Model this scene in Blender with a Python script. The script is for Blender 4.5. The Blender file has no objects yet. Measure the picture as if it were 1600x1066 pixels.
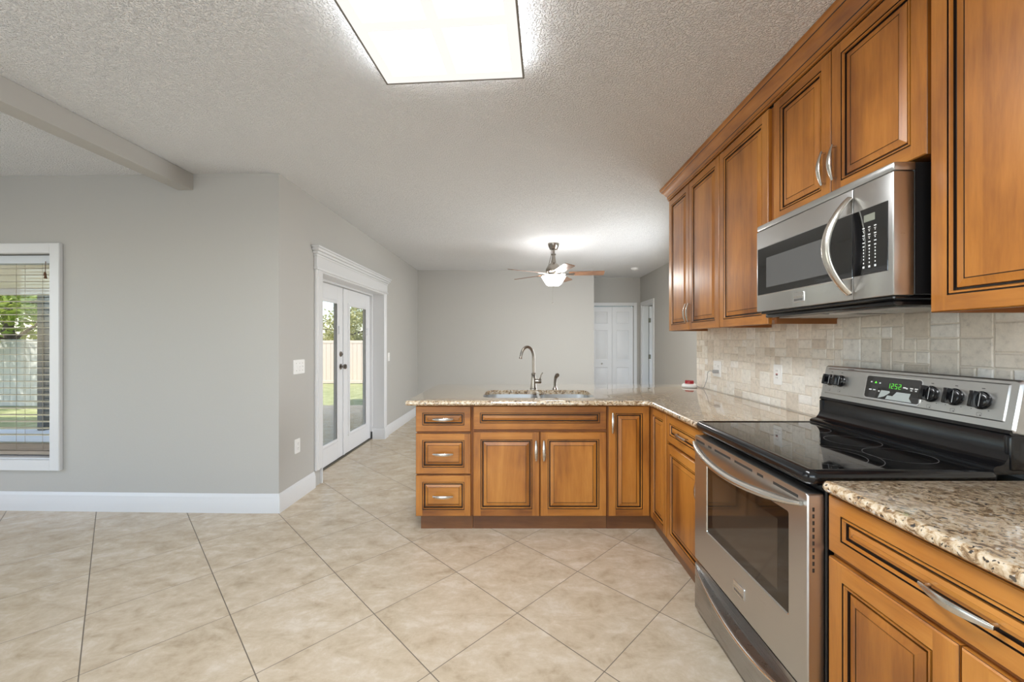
import bpy, bmesh, math, random
from mathutils import Vector, Matrix
random.seed(7)
S = bpy.context.scene
COL = S.collection
PI = math.pi

# ------------------------------------------------------------------ camera
cam_d = bpy.data.cameras.new('camera')
cam = bpy.data.objects.new('camera', cam_d)
COL.objects.link(cam)
EYE = 1.31
cam.location = (0, 0, EYE)
cam.rotation_euler = (PI/2, 0, 0)
cam_d.sensor_width = 36.0
cam_d.sensor_fit = 'HORIZONTAL'
cam_d.lens = 36.0*622/1600
cam_d.shift_x = -12/1600
cam_d.shift_y = 1/1600
cam_d.clip_start = 0.02
cam_d.clip_end = 200
S.camera = cam

# ------------------------------------------------------------------ exposure, world, sun, fill lamps
S.view_settings.view_transform = 'Standard'
S.view_settings.look = 'None'
S.view_settings.gamma = 1
S.view_settings.use_curve_mapping = False
S.view_settings.exposure = 0.58
S.cycles.max_bounces = 12
S.cycles.diffuse_bounces = 6
S.cycles.glossy_bounces = 5
S.cycles.transparent_max_bounces = 16
S.cycles.sample_clamp_indirect = 6
S.cycles.caustics_reflective = False
S.cycles.caustics_refractive = False

W = bpy.data.worlds.new('sky')
S.world = W
W.use_nodes = True
wn = W.node_tree
wn.nodes.clear()
sky = wn.nodes.new('ShaderNodeTexSky')
sky.sky_type = 'NISHITA'
sky.sun_disc = False
sky.sun_elevation = math.radians(52)
sky.sun_rotation = math.radians(230)
bg = wn.nodes.new('ShaderNodeBackground')
bg.inputs['Strength'].default_value = 0.30
wo = wn.nodes.new('ShaderNodeOutputWorld')
wn.links.new(sky.outputs[0], bg.inputs[0])
wn.links.new(bg.outputs[0], wo.inputs[0])

def lamp(name, kind, loc, rot, energy, color=(1, 1, 1), size=None, size_y=None, angle=None):
    d = bpy.data.lights.new(name, kind)
    d.energy = energy
    d.color = color
    if kind == 'AREA':
        d.shape = 'RECTANGLE'
        d.size = size
        d.size_y = size_y
    if angle:
        d.angle = angle
    o = bpy.data.objects.new(name, d)
    o.location = loc
    o.rotation_euler = rot
    COL.objects.link(o)
    return o
lamp('sun', 'SUN', (-6, -4, 12), (math.radians(30), math.radians(-22), 0), 4.5, (1, .95, .86), angle=.02)
# fill lamps added out of view, at made-up windows behind and beside the camera
lamp('fill_rear', 'AREA', (-1.6, -2.45, 1.45), (math.radians(110), 0, 0), 53, (.84, .93, 1), 4.2, 2.0)
lamp('fill_dining', 'AREA', (-5.15, 1.0, 1.35), (math.radians(90), 0, math.radians(-90)), 9, (.86, .94, 1), 2.6, 1.7)
lamp('fill_family', 'AREA', (2.34, 4.55, 1.4), (math.radians(66), 0, math.radians(72)), 58, (.93, .97, 1), 1.4, 1.5)

# ------------------------------------------------------------------ materials
def nodes(m):
    m.use_nodes = True
    nt = m.node_tree
    return nt, nt.nodes, nt.links, nt.nodes['Principled BSDF']

def mat(name, col, rough=.5, metal=0, spec=.5, coat=0, emit=None, estr=0):
    m = bpy.data.materials.new(name)
    nt, N, L, P = nodes(m)
    P.inputs['Base Color'].default_value = (*col, 1)
    P.inputs['Roughness'].default_value = rough
    P.inputs['Metallic'].default_value = metal
    P.inputs['Specular IOR Level'].default_value = spec
    if coat:
        P.inputs['Coat Weight'].default_value = coat
        P.inputs['Coat Roughness'].default_value = .24
    if emit:
        P.inputs['Emission Color'].default_value = (*emit, 1)
        P.inputs['Emission Strength'].default_value = estr
    return m

def nd(nt, t, **kw):
    n = nt.nodes.new(t)
    for k, v in kw.items():
        if k.startswith('i_'):
            n.inputs[k[2:].replace('_', ' ')].default_value = v
        else:
            setattr(n, k, v)
    return n

def ramp(nt, stops, interp='LINEAR'):
    r = nt.nodes.new('ShaderNodeValToRGB')
    r.color_ramp.interpolation = interp
    e = r.color_ramp.elements
    while len(e) < len(stops):
        e.new(.5)
    for i, (p, c) in enumerate(stops):
        e[i].position = p
        e[i].color = (*c, 1)
    return r

def coords(nt, scale=(1, 1, 1), rot=(0, 0, 0), loc=(0, 0, 0), src='Object'):
    tc = nt.nodes.new('ShaderNodeTexCoord')
    mp = nt.nodes.new('ShaderNodeMapping')
    mp.inputs['Scale'].default_value = scale
    mp.inputs['Rotation'].default_value = rot
    mp.inputs['Location'].default_value = loc
    nt.links.new(tc.outputs[src], mp.inputs[0])
    return mp

def add_bump(nt, P, h, strength, dist):
    b = nt.nodes.new('ShaderNodeBump')
    b.inputs['Strength'].default_value = strength
    b.inputs['Distance'].default_value = dist
    nt.links.new(h, b.inputs['Height'])
    nt.links.new(b.outputs[0], P.inputs['Normal'])

def wood(name, scale, light, mid, dark):
    m = mat(name, mid, .38, spec=.5, coat=.35)
    nt, N, L, P = nodes(m)
    mp = coords(nt, scale)
    n1 = nd(nt, 'ShaderNodeTexNoise', i_Scale=1.0, i_Detail=5, i_Roughness=.6, i_Distortion=.6)
    L.new(mp.outputs[0], n1.inputs['Vector'])
    mp2 = coords(nt, (1.7, 1.7, 1.2))
    n2 = nd(nt, 'ShaderNodeTexNoise', i_Scale=1.6, i_Detail=3)
    L.new(mp2.outputs[0], n2.inputs['Vector'])
    mp3 = coords(nt, tuple(s*5 for s in scale))
    n3 = nd(nt, 'ShaderNodeTexNoise', i_Scale=2.2, i_Detail=3, i_Roughness=.7)
    L.new(mp3.outputs[0], n3.inputs['Vector'])
    a = nd(nt, 'ShaderNodeMath', operation='MULTIPLY_ADD')
    a.inputs[1].default_value = .50
    L.new(n1.outputs[0], a.inputs[0])
    b = nd(nt, 'ShaderNodeMath', operation='MULTIPLY')
    b.inputs[1].default_value = .50
    L.new(n2.outputs[0], b.inputs[0])
    L.new(b.outputs[0], a.inputs[2])
    c = nd(nt, 'ShaderNodeMath', operation='MULTIPLY_ADD')
    c.inputs[1].default_value = .12
    L.new(n3.outputs[0], c.inputs[0])
    L.new(a.outputs[0], c.inputs[2])
    # glued-up boards of slightly different tone
    tc = N.new('ShaderNodeTexCoord')
    dt = nd(nt, 'ShaderNodeVectorMath', operation='DOT_PRODUCT')
    dt.inputs[1].default_value = (10.3, 10.3, 0) if scale[2] < scale[0] else (0, 0, 10.3)
    L.new(tc.outputs['Object'], dt.inputs[0])
    fl_ = nd(nt, 'ShaderNodeMath', operation='FLOOR')
    L.new(dt.outputs['Value'], fl_.inputs[0])
    wn_ = nd(nt, 'ShaderNodeTexWhiteNoise', noise_dimensions='1D')
    L.new(fl_.outputs[0], wn_.inputs['W'])
    pl = nd(nt, 'ShaderNodeMath', operation='MULTIPLY_ADD')
    pl.inputs[1].default_value = .09
    L.new(wn_.outputs['Value'], pl.inputs[0])
    L.new(c.outputs[0], pl.inputs[2])
    r = ramp(nt, [(.42, dark), (.60, mid), (.78, light)])
    L.new(pl.outputs[0], r.inputs[0])
    L.new(r.outputs[0], P.inputs['Base Color'])
    return m

WL, WM, WD = (.58, .25, .048), (.41, .15, .020), (.17, .049, .006)
M = {}
M['wood_v'] = wood('glazed_maple_upright_grain', (9, 9, .9), WL, WM, WD)
M['wood_h'] = wood('glazed_maple_level_grain', (.9, .9, 9), WL, WM, WD)
M['glaze'] = mat('dark_glaze_line', (.010, .004, .002), .4)
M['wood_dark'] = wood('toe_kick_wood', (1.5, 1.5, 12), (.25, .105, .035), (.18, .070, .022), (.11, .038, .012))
M['cab_in'] = mat('cabinet_carcass_gap_shade', (.30, .11, .03), .45)  # brown carcass wood, darkened to put shadow into the gaps between fronts

def wall_mat(name, col):
    m = mat(name, col, .6, spec=.25)
    nt, N, L, P = nodes(m)
    mp = coords(nt, (1, 1, 1))
    n = nd(nt, 'ShaderNodeTexNoise', i_Scale=60, i_Detail=3)
    L.new(mp.outputs[0], n.inputs['Vector'])
    add_bump(nt, P, n.outputs[0], .12, .004)
    return m
M['wall'] = wall_mat('wall_paint_greige', (.48, .47, .445))
M['white'] = mat('white_trim_paint', (.70, .705, .715), .32)
M['white2'] = mat('white_door_paint', (.76, .77, .79), .35)

def ceil_mat():
    m = mat('knockdown_ceiling', (.91, .92, .935), .85, spec=.2)
    nt, N, L, P = nodes(m)
    mp = coords(nt)
    n = nd(nt, 'ShaderNodeTexNoise', i_Scale=100, i_Detail=2, i_Roughness=.5, i_Distortion=.4)
    L.new(mp.outputs[0], n.inputs['Vector'])
    r = ramp(nt, [(.44, (0, 0, 0)), (.58, (1, 1, 1))])
    L.new(n.outputs[0], r.inputs[0])
    add_bump(nt, P, r.outputs[0], .9, .0085)
    return m
M['ceil'] = ceil_mat()

def tile_floor():
    m = mat('diagonal_porcelain_tile', (.5, .42, .33), .3, spec=.45)
    nt, N, L, P = nodes(m)
    T = .487
    ang = math.radians(45.5)
    tc = N.new('ShaderNodeTexCoord')
    sub = nd(nt, 'ShaderNodeVectorMath', operation='SUBTRACT')
    sub.inputs[1].default_value = (-.70, 1.915, 0)
    L.new(tc.outputs['Object'], sub.inputs[0])
    def dot(v):
        d = nd(nt, 'ShaderNodeVectorMath', operation='DOT_PRODUCT')
        d.inputs[1].default_value = v
        L.new(sub.outputs[0], d.inputs[0])
        return d.outputs['Value']
    u = dot((math.cos(ang)/T, math.sin(ang)/T, 0))
    v = dot((-math.sin(ang)/T, math.cos(ang)/T, 0))
    def edge(x):
        f = nd(nt, 'ShaderNodeMath', operation='FRACT')
        L.new(x, f.inputs[0])
        s = nd(nt, 'ShaderNodeMath', operation='SUBTRACT')
        s.inputs[1].default_value = .5
        L.new(f.outputs[0], s.inputs[0])
        a = nd(nt, 'ShaderNodeMath', operation='ABSOLUTE')
        L.new(s.outputs[0], a.inputs[0])
        e = nd(nt, 'ShaderNodeMath', operation='SUBTRACT')
        e.inputs[0].default_value = .5
        L.new(a.outputs[0], e.inputs[1])
        return e.outputs[0]
    eu, ev = edge(u), edge(v)
    def smooth(x, lo, hi):
        mr = nd(nt, 'ShaderNodeMapRange', interpolation_type='SMOOTHSTEP')
        mr.inputs['From Min'].default_value = lo
        mr.inputs['From Max'].default_value = hi
        L.new(x, mr.inputs[0])
        return mr.outputs[0]
    gu = smooth(eu, .0030, .0056)
    gv = smooth(ev, .0020, .0050)
    g = nd(nt, 'ShaderNodeMath', operation='MULTIPLY')
    L.new(gu, g.inputs[0])
    L.new(gv, g.inputs[1])
    fu = nd(nt, 'ShaderNodeMath', operation='FLOOR')
    L.new(u, fu.inputs[0])
    fv = nd(nt, 'ShaderNodeMath', operation='FLOOR')
    L.new(v, fv.inputs[0])
    cid = N.new('ShaderNodeCombineXYZ')
    L.new(fu.outputs[0], cid.inputs[0])
    L.new(fv.outputs[0], cid.inputs[1])
    wnz = nd(nt, 'ShaderNodeTexWhiteNoise', noise_dimensions='3D')
    L.new(cid.outputs[0], wnz.inputs['Vector'])
    off = nd(nt, 'ShaderNodeVectorMath', operation='MULTIPLY_ADD')
    off.inputs[1].default_value = (7, 7, 7)
    L.new(wnz.outputs['Color'], off.inputs[0])
    L.new(tc.outputs['Object'], off.inputs[2])
    mp = N.new('ShaderNodeMapping')
    mp.inputs['Rotation'].default_value = (0, 0, math.radians(20))
    mp.inputs['Scale'].default_value = (5.5, 9.5, 1)
    L.new(off.outputs[0], mp.inputs[0])
    n1 = nd(nt, 'ShaderNodeTexNoise', i_Scale=1.0, i_Detail=8, i_Roughness=.66, i_Distortion=.5)
    L.new(mp.outputs[0], n1.inputs['Vector'])
    n2 = nd(nt, 'ShaderNodeTexNoise', i_Scale=24, i_Detail=4, i_Roughness=.7)
    L.new(off.outputs[0], n2.inputs['Vector'])
    mx = nd(nt, 'ShaderNodeMath', operation='MULTIPLY_ADD')
    mx.inputs[1].default_value = .38
    L.new(n2.outputs[0], mx.inputs[0])
    L.new(n1.outputs[0], mx.inputs[2])
    r = ramp(nt, [(.46, (.41, .325, .225)), (.60, (.505, .412, .298)), (.74, (.565, .475, .36)), (.90, (.655, .58, .48))])
    L.new(mx.outputs[0], r.inputs[0])
    mixc = nd(nt, 'ShaderNodeMix', data_type='RGBA')
    mixc.inputs['A'].default_value = (.15, .12, .09, 1)
    L.new(g.outputs[0], mixc.inputs['Factor'])
    L.new(r.outputs[0], mixc.inputs['B'])
    L.new(mixc.outputs['Result'], P.inputs['Base Color'])
    rr = nd(nt, 'ShaderNodeMapRange')
    rr.inputs['To Min'].default_value = .75
    rr.inputs['To Max'].default_value = .25
    L.new(g.outputs[0], rr.inputs[0])
    L.new(rr.outputs[0], P.inputs['Roughness'])
    add_bump(nt, P, g.outputs[0], .4, .002)
    return m
M['floor'] = tile_floor()

def granite():
    m = mat('speckled_beige_granite', (.6, .5, .38), .09, spec=.9, coat=1)
    nt, N, L, P = nodes(m)
    mp = coords(nt)
    P.inputs['Coat Roughness'].default_value = .03
    P.inputs['Coat IOR'].default_value = 1.7
    big = nd(nt, 'ShaderNodeTexNoise', i_Scale=50, i_Detail=5, i_Roughness=.65, i_Distortion=.8)
    L.new(mp.outputs[0], big.inputs['Vector'])
    r = ramp(nt, [(.32, (.09, .048, .022)), (.42, (.32, .20, .10)), (.50, (.56, .42, .265)), (.60, (.72, .61, .46)), (.72, (.60, .56, .50))])
    L.new(big.outputs[0], r.inputs[0])
    sp = nd(nt, 'ShaderNodeTexNoise', i_Scale=95, i_Detail=2, i_Roughness=.5, i_Distortion=.5)
    mp2 = coords(nt, loc=(3, 5, 1))
    L.new(mp2.outputs[0], sp.inputs['Vector'])
    rs = ramp(nt, [(.615, (0, 0, 0)), (.665, (1, 1, 1))])
    L.new(sp.outputs[0], rs.inputs[0])
    wsp = nd(nt, 'ShaderNodeTexNoise', i_Scale=70, i_Detail=2)
    mp3 = coords(nt, loc=(9, 2, 4))
    L.new(mp3.outputs[0], wsp.inputs['Vector'])
    rw = ramp(nt, [(.63, (0, 0, 0)), (.71, (.8, .8, .8))])
    L.new(wsp.outputs[0], rw.inputs[0])
    m1 = nd(nt, 'ShaderNodeMix', data_type='RGBA')
    L.new(rw.outputs[0], m1.inputs['Factor'])
    L.new(r.outputs[0], m1.inputs['A'])
    m1.inputs['B'].default_value = (.74, .70, .64, 1)
    m2 = nd(nt, 'ShaderNodeMix', data_type='RGBA')
    L.new(rs.outputs[0], m2.inputs['Factor'])
    L.new(m1.outputs['Result'], m2.inputs['A'])
    m2.inputs['B'].default_value = (.028, .022, .02, 1)
    L.new(m2.outputs['Result'], P.inputs['Base Color'])
    return m
M['granite'] = granite()

def steel(name, col, rough, scale):
    m = mat(name, col, rough, 1)
    nt, N, L, P = nodes(m)
    mp = coords(nt, scale)
    n = nd(nt, 'ShaderNodeTexNoise', i_Scale=1, i_Detail=3)
    L.new(mp.outputs[0], n.inputs['Vector'])
    mr = nd(nt, 'ShaderNodeMapRange')
    mr.inputs['To Min'].default_value = rough-.06
    mr.inputs['To Max'].default_value = rough+.08
    L.new(n.outputs[0], mr.inputs[0])
    L.new(mr.outputs[0], P.inputs['Roughness'])
    return m
M['steel'] = steel('brushed_stainless', (.56, .555, .545), .30, (40, 4, 600))
M['steel_dk'] = steel('brushed_stainless_dim', (.42, .41, .40), .28, (40, 4, 600))
M['sink_steel'] = mat('sink_stainless', (.62, .62, .62), .28, 1)
M['nickel'] = mat('satin_nickel', (.66, .63, .58), .26, 1)
M['pewter'] = mat('brushed_pewter', (.28, .25, .22), .24, 1)
M['chrome'] = mat('bright_chrome', (.75, .75, .75), .12, 1)
M['black_glass'] = mat('black_ceramic_glass', (.006, .006, .006), .03, spec=1.0)
M['black'] = mat('black_enamel', (.006, .006, .007), .16)
M['black_matt'] = mat('black_plastic', (.012, .012, .013), .38)
M['dark_window'] = mat('oven_window_glass', (.012, .009, .007), .05, spec=.75)
M['grey_window'] = mat('microwave_window_screen', (.10, .10, .10), .22)
M['lcd'] = mat('grey_lcd', (.23, .24, .20), .3)
M['green'] = mat('green_digits', (.02, .3, .02), .4, emit=(.18, 1, .05), estr=.55)
M['mark'] = mat('white_print', (.75, .75, .75), .5)
M['mark_dk'] = mat('dark_print', (.05, .05, .05), .5)
M['ring'] = mat('grey_burner_print', (.16, .16, .16), .3)
M['film'] = mat('peeling_silver_film', (.55, .60, .60), .32, .55)
M['plastic'] = mat('white_plastic', (.86, .86, .85), .35)
M['cord_grey'] = mat('grey_flex', (.36, .36, .36), .45)
M['red'] = mat('red_plastic', (.32, .004, .012), .18)
M['slot'] = mat('dark_slot', (.03, .028, .025), .6)
M['lens'] = mat('lit_acrylic_diffuser', (.08, .08, .08), .5, emit=(1, .965, .915), estr=.655)
M['lens_hot'] = mat('lit_acrylic_diffuser_coffer', (.25, .25, .24), .4, emit=(.95, .98, 1), estr=30)
M['lens_side'] = mat('lit_acrylic_side', (.25, .25, .24), .4, emit=(.96, .98, 1), estr=7)
M['bowl'] = mat('lit_frosted_glass', (.9, .9, .9), .4, emit=(1, .965, .92), estr=26.0)
M['fix_frame'] = mat('fixture_frame_grey', (.22, .21, .19), .45)
M['blade'] = wood('fan_blade_walnut', (3, 3, 20), (.30, .15, .075), (.22, .10, .045), (.13, .055, .025))
M['blind'] = mat('cream_blind_slat', (.72, .66, .52), .45)
M['blind_rail'] = mat('white_headrail', (.62, .66, .70), .4)
M['tassel'] = mat('brown_wood_tassel', (.13, .055, .022), .5)
M['cord'] = mat('blind_cord', (.35, .30, .22), .7)
M['bronze'] = mat('dark_bronze_post', (.035, .045, .05), .5)
M['soffit'] = mat('cream_soffit', (.78, .70, .52), .7)
M['conc'] = mat('pale_concrete', (.74, .75, .76), .8)
M['fence'] = mat('pale_pinkish_fence', (.66, .54, .46), .6)
M['fence_w'] = mat('white_vinyl_fence', (.50, .50, .475), .6)
M['taupe'] = mat('taupe_blind_rail', (.34, .28, .225), .5)
M['bark'] = mat('bark', (.12, .085, .06), .9)
M['hinge'] = mat('aged_hinge', (.16, .15, .12), .4, .8)

def noise_mat(name, stops, scale, rough=.8, bump=0):
    m = mat(name, stops[0][1], rough, spec=.3)
    nt, N, L, P = nodes(m)
    mp = coords(nt)
    n = nd(nt, 'ShaderNodeTexNoise', i_Scale=scale, i_Detail=6, i_Roughness=.7)
    L.new(mp.outputs[0], n.inputs['Vector'])
    r = ramp(nt, stops)
    L.new(n.outputs[0], r.inputs[0])
    L.new(r.outputs[0], P.inputs['Base Color'])
    if bump:
        add_bump(nt, P, n.outputs[0], .5, bump)
    return m
M['lawn'] = noise_mat('sunny_lawn', [(.3, (.20, .23, .09)), (.55, (.36, .37, .18)), (.75, (.52, .49, .30))], 5, bump=.02)
TR = []
for i, c in enumerate([(.80, .745, .665), (.75, .685, .60), (.83, .795, .73), (.68, .615, .53), (.81, .75, .665), (.87, .85, .81)]):
    TR.append(noise_mat('tumbled_travertine_%s' % 'abcdef'[i], [(.28, tuple(x*.72 for x in c)), (.45, tuple(x*.95 for x in c)), (.7, tuple(min(1, x*1.06) for x in c))], 42, .5, .0015))
M['grout'] = mat('sand_grout', (.72, .67, .60), .85)

def leaf_mat(name, a, b):
    m = bpy.data.materials.new(name)
    nt, N, L, P = nodes(m)
    P.inputs['Roughness'].default_value = .5
    mp = coords(nt)
    n = nd(nt, 'ShaderNodeTexNoise', i_Scale=2.4, i_Detail=3)
    L.new(mp.outputs[0], n.inputs['Vector'])
    r = ramp(nt, [(.35, a), (.65, b)])
    L.new(n.outputs[0], r.inputs[0])
    L.new(r.outputs[0], P.inputs['Base Color'])
    tr = N.new('ShaderNodeBsdfTranslucent')
    L.new(r.outputs[0], tr.inputs[0])
    mx = N.new('ShaderNodeMixShader')
    mx.inputs[0].default_value = .4
    L.new(P.outputs[0], mx.inputs[1])
    L.new(tr.outputs[0], mx.inputs[2])
    L.new(mx.outputs[0], N['Material Output'].inputs[0])
    return m
M['leaf'] = leaf_mat('bright_leaf', (.20, .30, .03), (.46, .50, .11))
M['leaf2'] = leaf_mat('yellow_leaf', (.36, .35, .13), (.60, .56, .27))

def glass_mat():
    m = bpy.data.materials.new('clear_pane')
    nt, N, L, P = nodes(m)
    N.remove(P)
    t = N.new('ShaderNodeBsdfTransparent')
    t.inputs[0].default_value = (.95, .96, .96, 1)
    g = N.new('ShaderNodeBsdfGlossy')
    g.inputs['Roughness'].default_value = .02
    lw = N.new('ShaderNodeLayerWeight')
    lw.inputs[0].default_value = .5
    pw_ = nd(nt, 'ShaderNodeMath', operation='POWER')
    pw_.inputs[1].default_value = 4
    L.new(lw.outputs['Facing'], pw_.inputs[0])
    f = nd(nt, 'ShaderNodeMath', operation='MULTIPLY_ADD')
    f.inputs[1].default_value = .45
    f.inputs[2].default_value = .03
    L.new(pw_.outputs[0], f.inputs[0])
    mx = N.new('ShaderNodeMixShader')
    L.new(f.outputs[0], mx.inputs[0])
    L.new(t.outputs[0], mx.inputs[1])
    L.new(g.outputs[0], mx.inputs[2])
    L.new(mx.outputs[0], N['Material Output'].inputs[0])
    return m
M['glass'] = glass_mat()
# ------------------------------------------------------------------ mesh helpers
X, Y, Z = Vector((1, 0, 0)), Vector((0, 1, 0)), Vector((0, 0, 1))

class Fr:
    """a local frame: origin, across, up, outward"""
    def __init__(s, O, U, V):
        s.O, s.U, s.V = Vector(O), Vector(U).normalized(), Vector(V).normalized()
        s.N = s.U.cross(s.V)
    def p(s, u, v, w=0.0):
        return s.O + s.U*u + s.V*v + s.N*w
    def at(s, u, v, w=0.0):
        return Fr(s.p(u, v, w), s.U, s.V)
WORLD = Fr((0, 0, 0), X, Y)

class MB:
    def __init__(s, m):
        s.v, s.f, s.mi = [], [], []
        s.mats = []
        s.cur = s.slot(m)
        s.base = m
    def slot(s, m):
        if m not in s.mats:
            s.mats.append(m)
        return s.mats.index(m)
    def poly(s, pts, m=None):
        i = len(s.v)
        s.v += [Vector(p) for p in pts]
        s.f.append(tuple(range(i, i+len(pts))))
        s.mi.append(s.slot(m or s.base))
    def take(s, bm, m=None, xf=None):
        i = len(s.v)
        bm.verts.ensure_lookup_table()
        bm.verts.index_update()
        for q in bm.verts:
            s.v.append((xf @ q.co) if xf else q.co.copy())
        k = s.slot(m or s.base)
        for f in bm.faces:
            s.f.append(tuple(i+q.index for q in f.verts))
            s.mi.append(k)
        bm.free()
    def box(s, a, b, bev=0, m=None, fr=None, seg=1):
        """a, b opposite corners, in world axes or in frame axes"""
        bm = bmesh.new()
        bmesh.ops.create_cube(bm, size=1)
        c = [(a[i]+b[i])/2 for i in range(3)]
        d = [abs(b[i]-a[i]) for i in range(3)]
        for q in bm.verts:
            q.co = Vector((q.co[0]*d[0]+c[0], q.co[1]*d[1]+c[1], q.co[2]*d[2]+c[2]))
        if bev:
            bmesh.ops.bevel(bm, geom=list(bm.edges), offset=min(bev, min(d)*.45), segments=seg, affect='EDGES', profile=.5)
        if fr:
            for q in bm.verts:
                q.co = fr.p(*q.co)
        s.take(bm, m)
        return s
    def loops(s, L, m=None, caps=True, closed=True):
        """skin a list of equal-length loops"""
        i0 = len(s.v)
        n = len(L[0])
        for l in L:
            s.v += [Vector(p) for p in l]
        k = s.slot(m or s.base)
        for a in range(len(L)-1):
            for b in range(n if closed else n-1):
                c = (b+1) % n
                s.f.append((i0+a*n+b, i0+a*n+c, i0+(a+1)*n+c, i0+(a+1)*n+b))
                s.mi.append(k)
        if caps:
            s.f.append(tuple(i0+b for b in reversed(range(n))))
            s.mi.append(k)
            s.f.append(tuple(i0+(len(L)-1)*n+b for b in range(n)))
            s.mi.append(k)
        return s
    def tube(s, path, r, n=10, m=None, flat=None, side=None):
        """swept tube; r number or list; flat squeezes the section along 'side'"""
        P = [Vector(p) for p in path]
        R = r if isinstance(r, (list, tuple)) else [r]*len(P)
        L = []
        ref = None
        for i, p in enumerate(P):
            t = (P[min(i+1, len(P)-1)]-P[max(i-1, 0)]).normalized()
            if side is not None:
                a = Vector(side)
                a = (a-t*a.dot(t)).normalized()
            else:
                a = ref if ref is not None else (Z if abs(t.z) < .9 else X)
                a = (a-t*a.dot(t)).normalized()
                ref = a
            b = t.cross(a)
            fl = 1 if flat is None else (flat[i] if isinstance(flat, (list, tuple)) else flat)
            L.append([p+a*(R[i]*fl*math.cos(2*PI*k/n))+b*(R[i]*math.sin(2*PI*k/n)) for k in range(n)])
        return s.loops(L, m)
    def lathe(s, prof, c, n=24, m=None, axis=Z, caps=True):
        """profile of (radius, height along axis)"""
        axis = Vector(axis).normalized()
        a = axis.orthogonal().normalized()
        b = axis.cross(a)
        c = Vector(c)
        return s.loops([[c+axis*h+(a*math.cos(2*PI*k/n)+b*math.sin(2*PI*k/n))*max(r, 1e-5) for k in range(n)] for r, h in prof], m, caps)
    def prism(s, pts, fr, w0, w1, m=None, bev=0):
        """2-D outline in frame fr pulled from w0 to w1; bev insets the outer face"""
        L = [[fr.p(u, v, w0) for u, v in pts]]
        if bev:
            cu = sum(p[0] for p in pts)/len(pts)
            cv = sum(p[1] for p in pts)/len(pts)
            L.append([fr.p(u, v, w1-bev) for u, v in pts])
            hu = max(abs(p[0]-cu) for p in pts)
            hv = max(abs(p[1]-cv) for p in pts)
            L.append([fr.p(cu+(u-cu)*(1-bev/hu), cv+(v-cv)*(1-bev/hv), w1) for u, v in pts])
        else:
            L.append([fr.p(u, v, w1) for u, v in pts])
        return s.loops(L, m)
    def build(s, name, parent=None, label=None, cat=None, group=None, kind=None, smooth=35, xf=None, weld=True):
        me = bpy.data.meshes.new(name)
        o = bpy.data.objects.new(name, me)
        COL.objects.link(o)
        vs = s.v
        if xf is not None:
            vs = [xf @ q for q in vs]
        off = Vector((0, 0, 0))
        if parent is not None:
            o.parent = parent
            q = parent
            while q is not None:
                off += q.location
                q = q.parent
        else:
            lo = [min(q[i] for q in vs) for i in range(3)]
            hi = [max(q[i] for q in vs) for i in range(3)]
            off = Vector(((lo[0]+hi[0])/2, (lo[1]+hi[1])/2, lo[2]))
            if kind == 'structure':
                off = Vector((0, 0, 0))
            o.location = off
        me.from_pydata([tuple(q-off) for q in vs], [], s.f)
        for mm in s.mats:
            me.materials.append(M[mm] if isinstance(mm, str) else mm)
        me.polygons.foreach_set('material_index', s.mi)
        bm = bmesh.new()
        bm.from_mesh(me)
        if weld:
            bmesh.ops.remove_doubles(bm, verts=bm.verts, dist=1e-5)
        bmesh.ops.recalc_face_normals(bm, faces=bm.faces)
        bm.to_mesh(me)
        bm.free()
        if smooth:
            me.polygons.foreach_set('use_smooth', [True]*len(me.polygons))
            me.set_sharp_from_angle(angle=math.radians(smooth))
        me.update()
        tag(o, label, cat, group, kind)
        return o

def tag(o, label=None, cat=None, group=None, kind=None):
    if label: o['label'] = label
    if cat: o['category'] = cat
    if group: o['group'] = group
    if kind: o['kind'] = kind
    return o

def thing(name, loc, label=None, cat=None, group=None, kind=None):
    o = bpy.data.objects.new(name, None)
    o.empty_display_size = .1
    COL.objects.link(o)
    o.location = loc
    return tag(o, label, cat, group, kind)

def rrect(w, h, r, n=5, c=(0, 0)):
    """rounded rectangle outline, counter-clockwise, centre c"""
    P = []
    for cx, cy, a0 in ((w/2-r, h/2-r, 0), (-w/2+r, h/2-r, 90), (-w/2+r, -h/2+r, 180), (w/2-r, -h/2+r, 270)):
        for k in range(n+1):
            a = math.radians(a0+90*k/n)
            P.append((c[0]+cx+r*math.cos(a), c[1]+cy+r*math.sin(a)))
    return P

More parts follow.
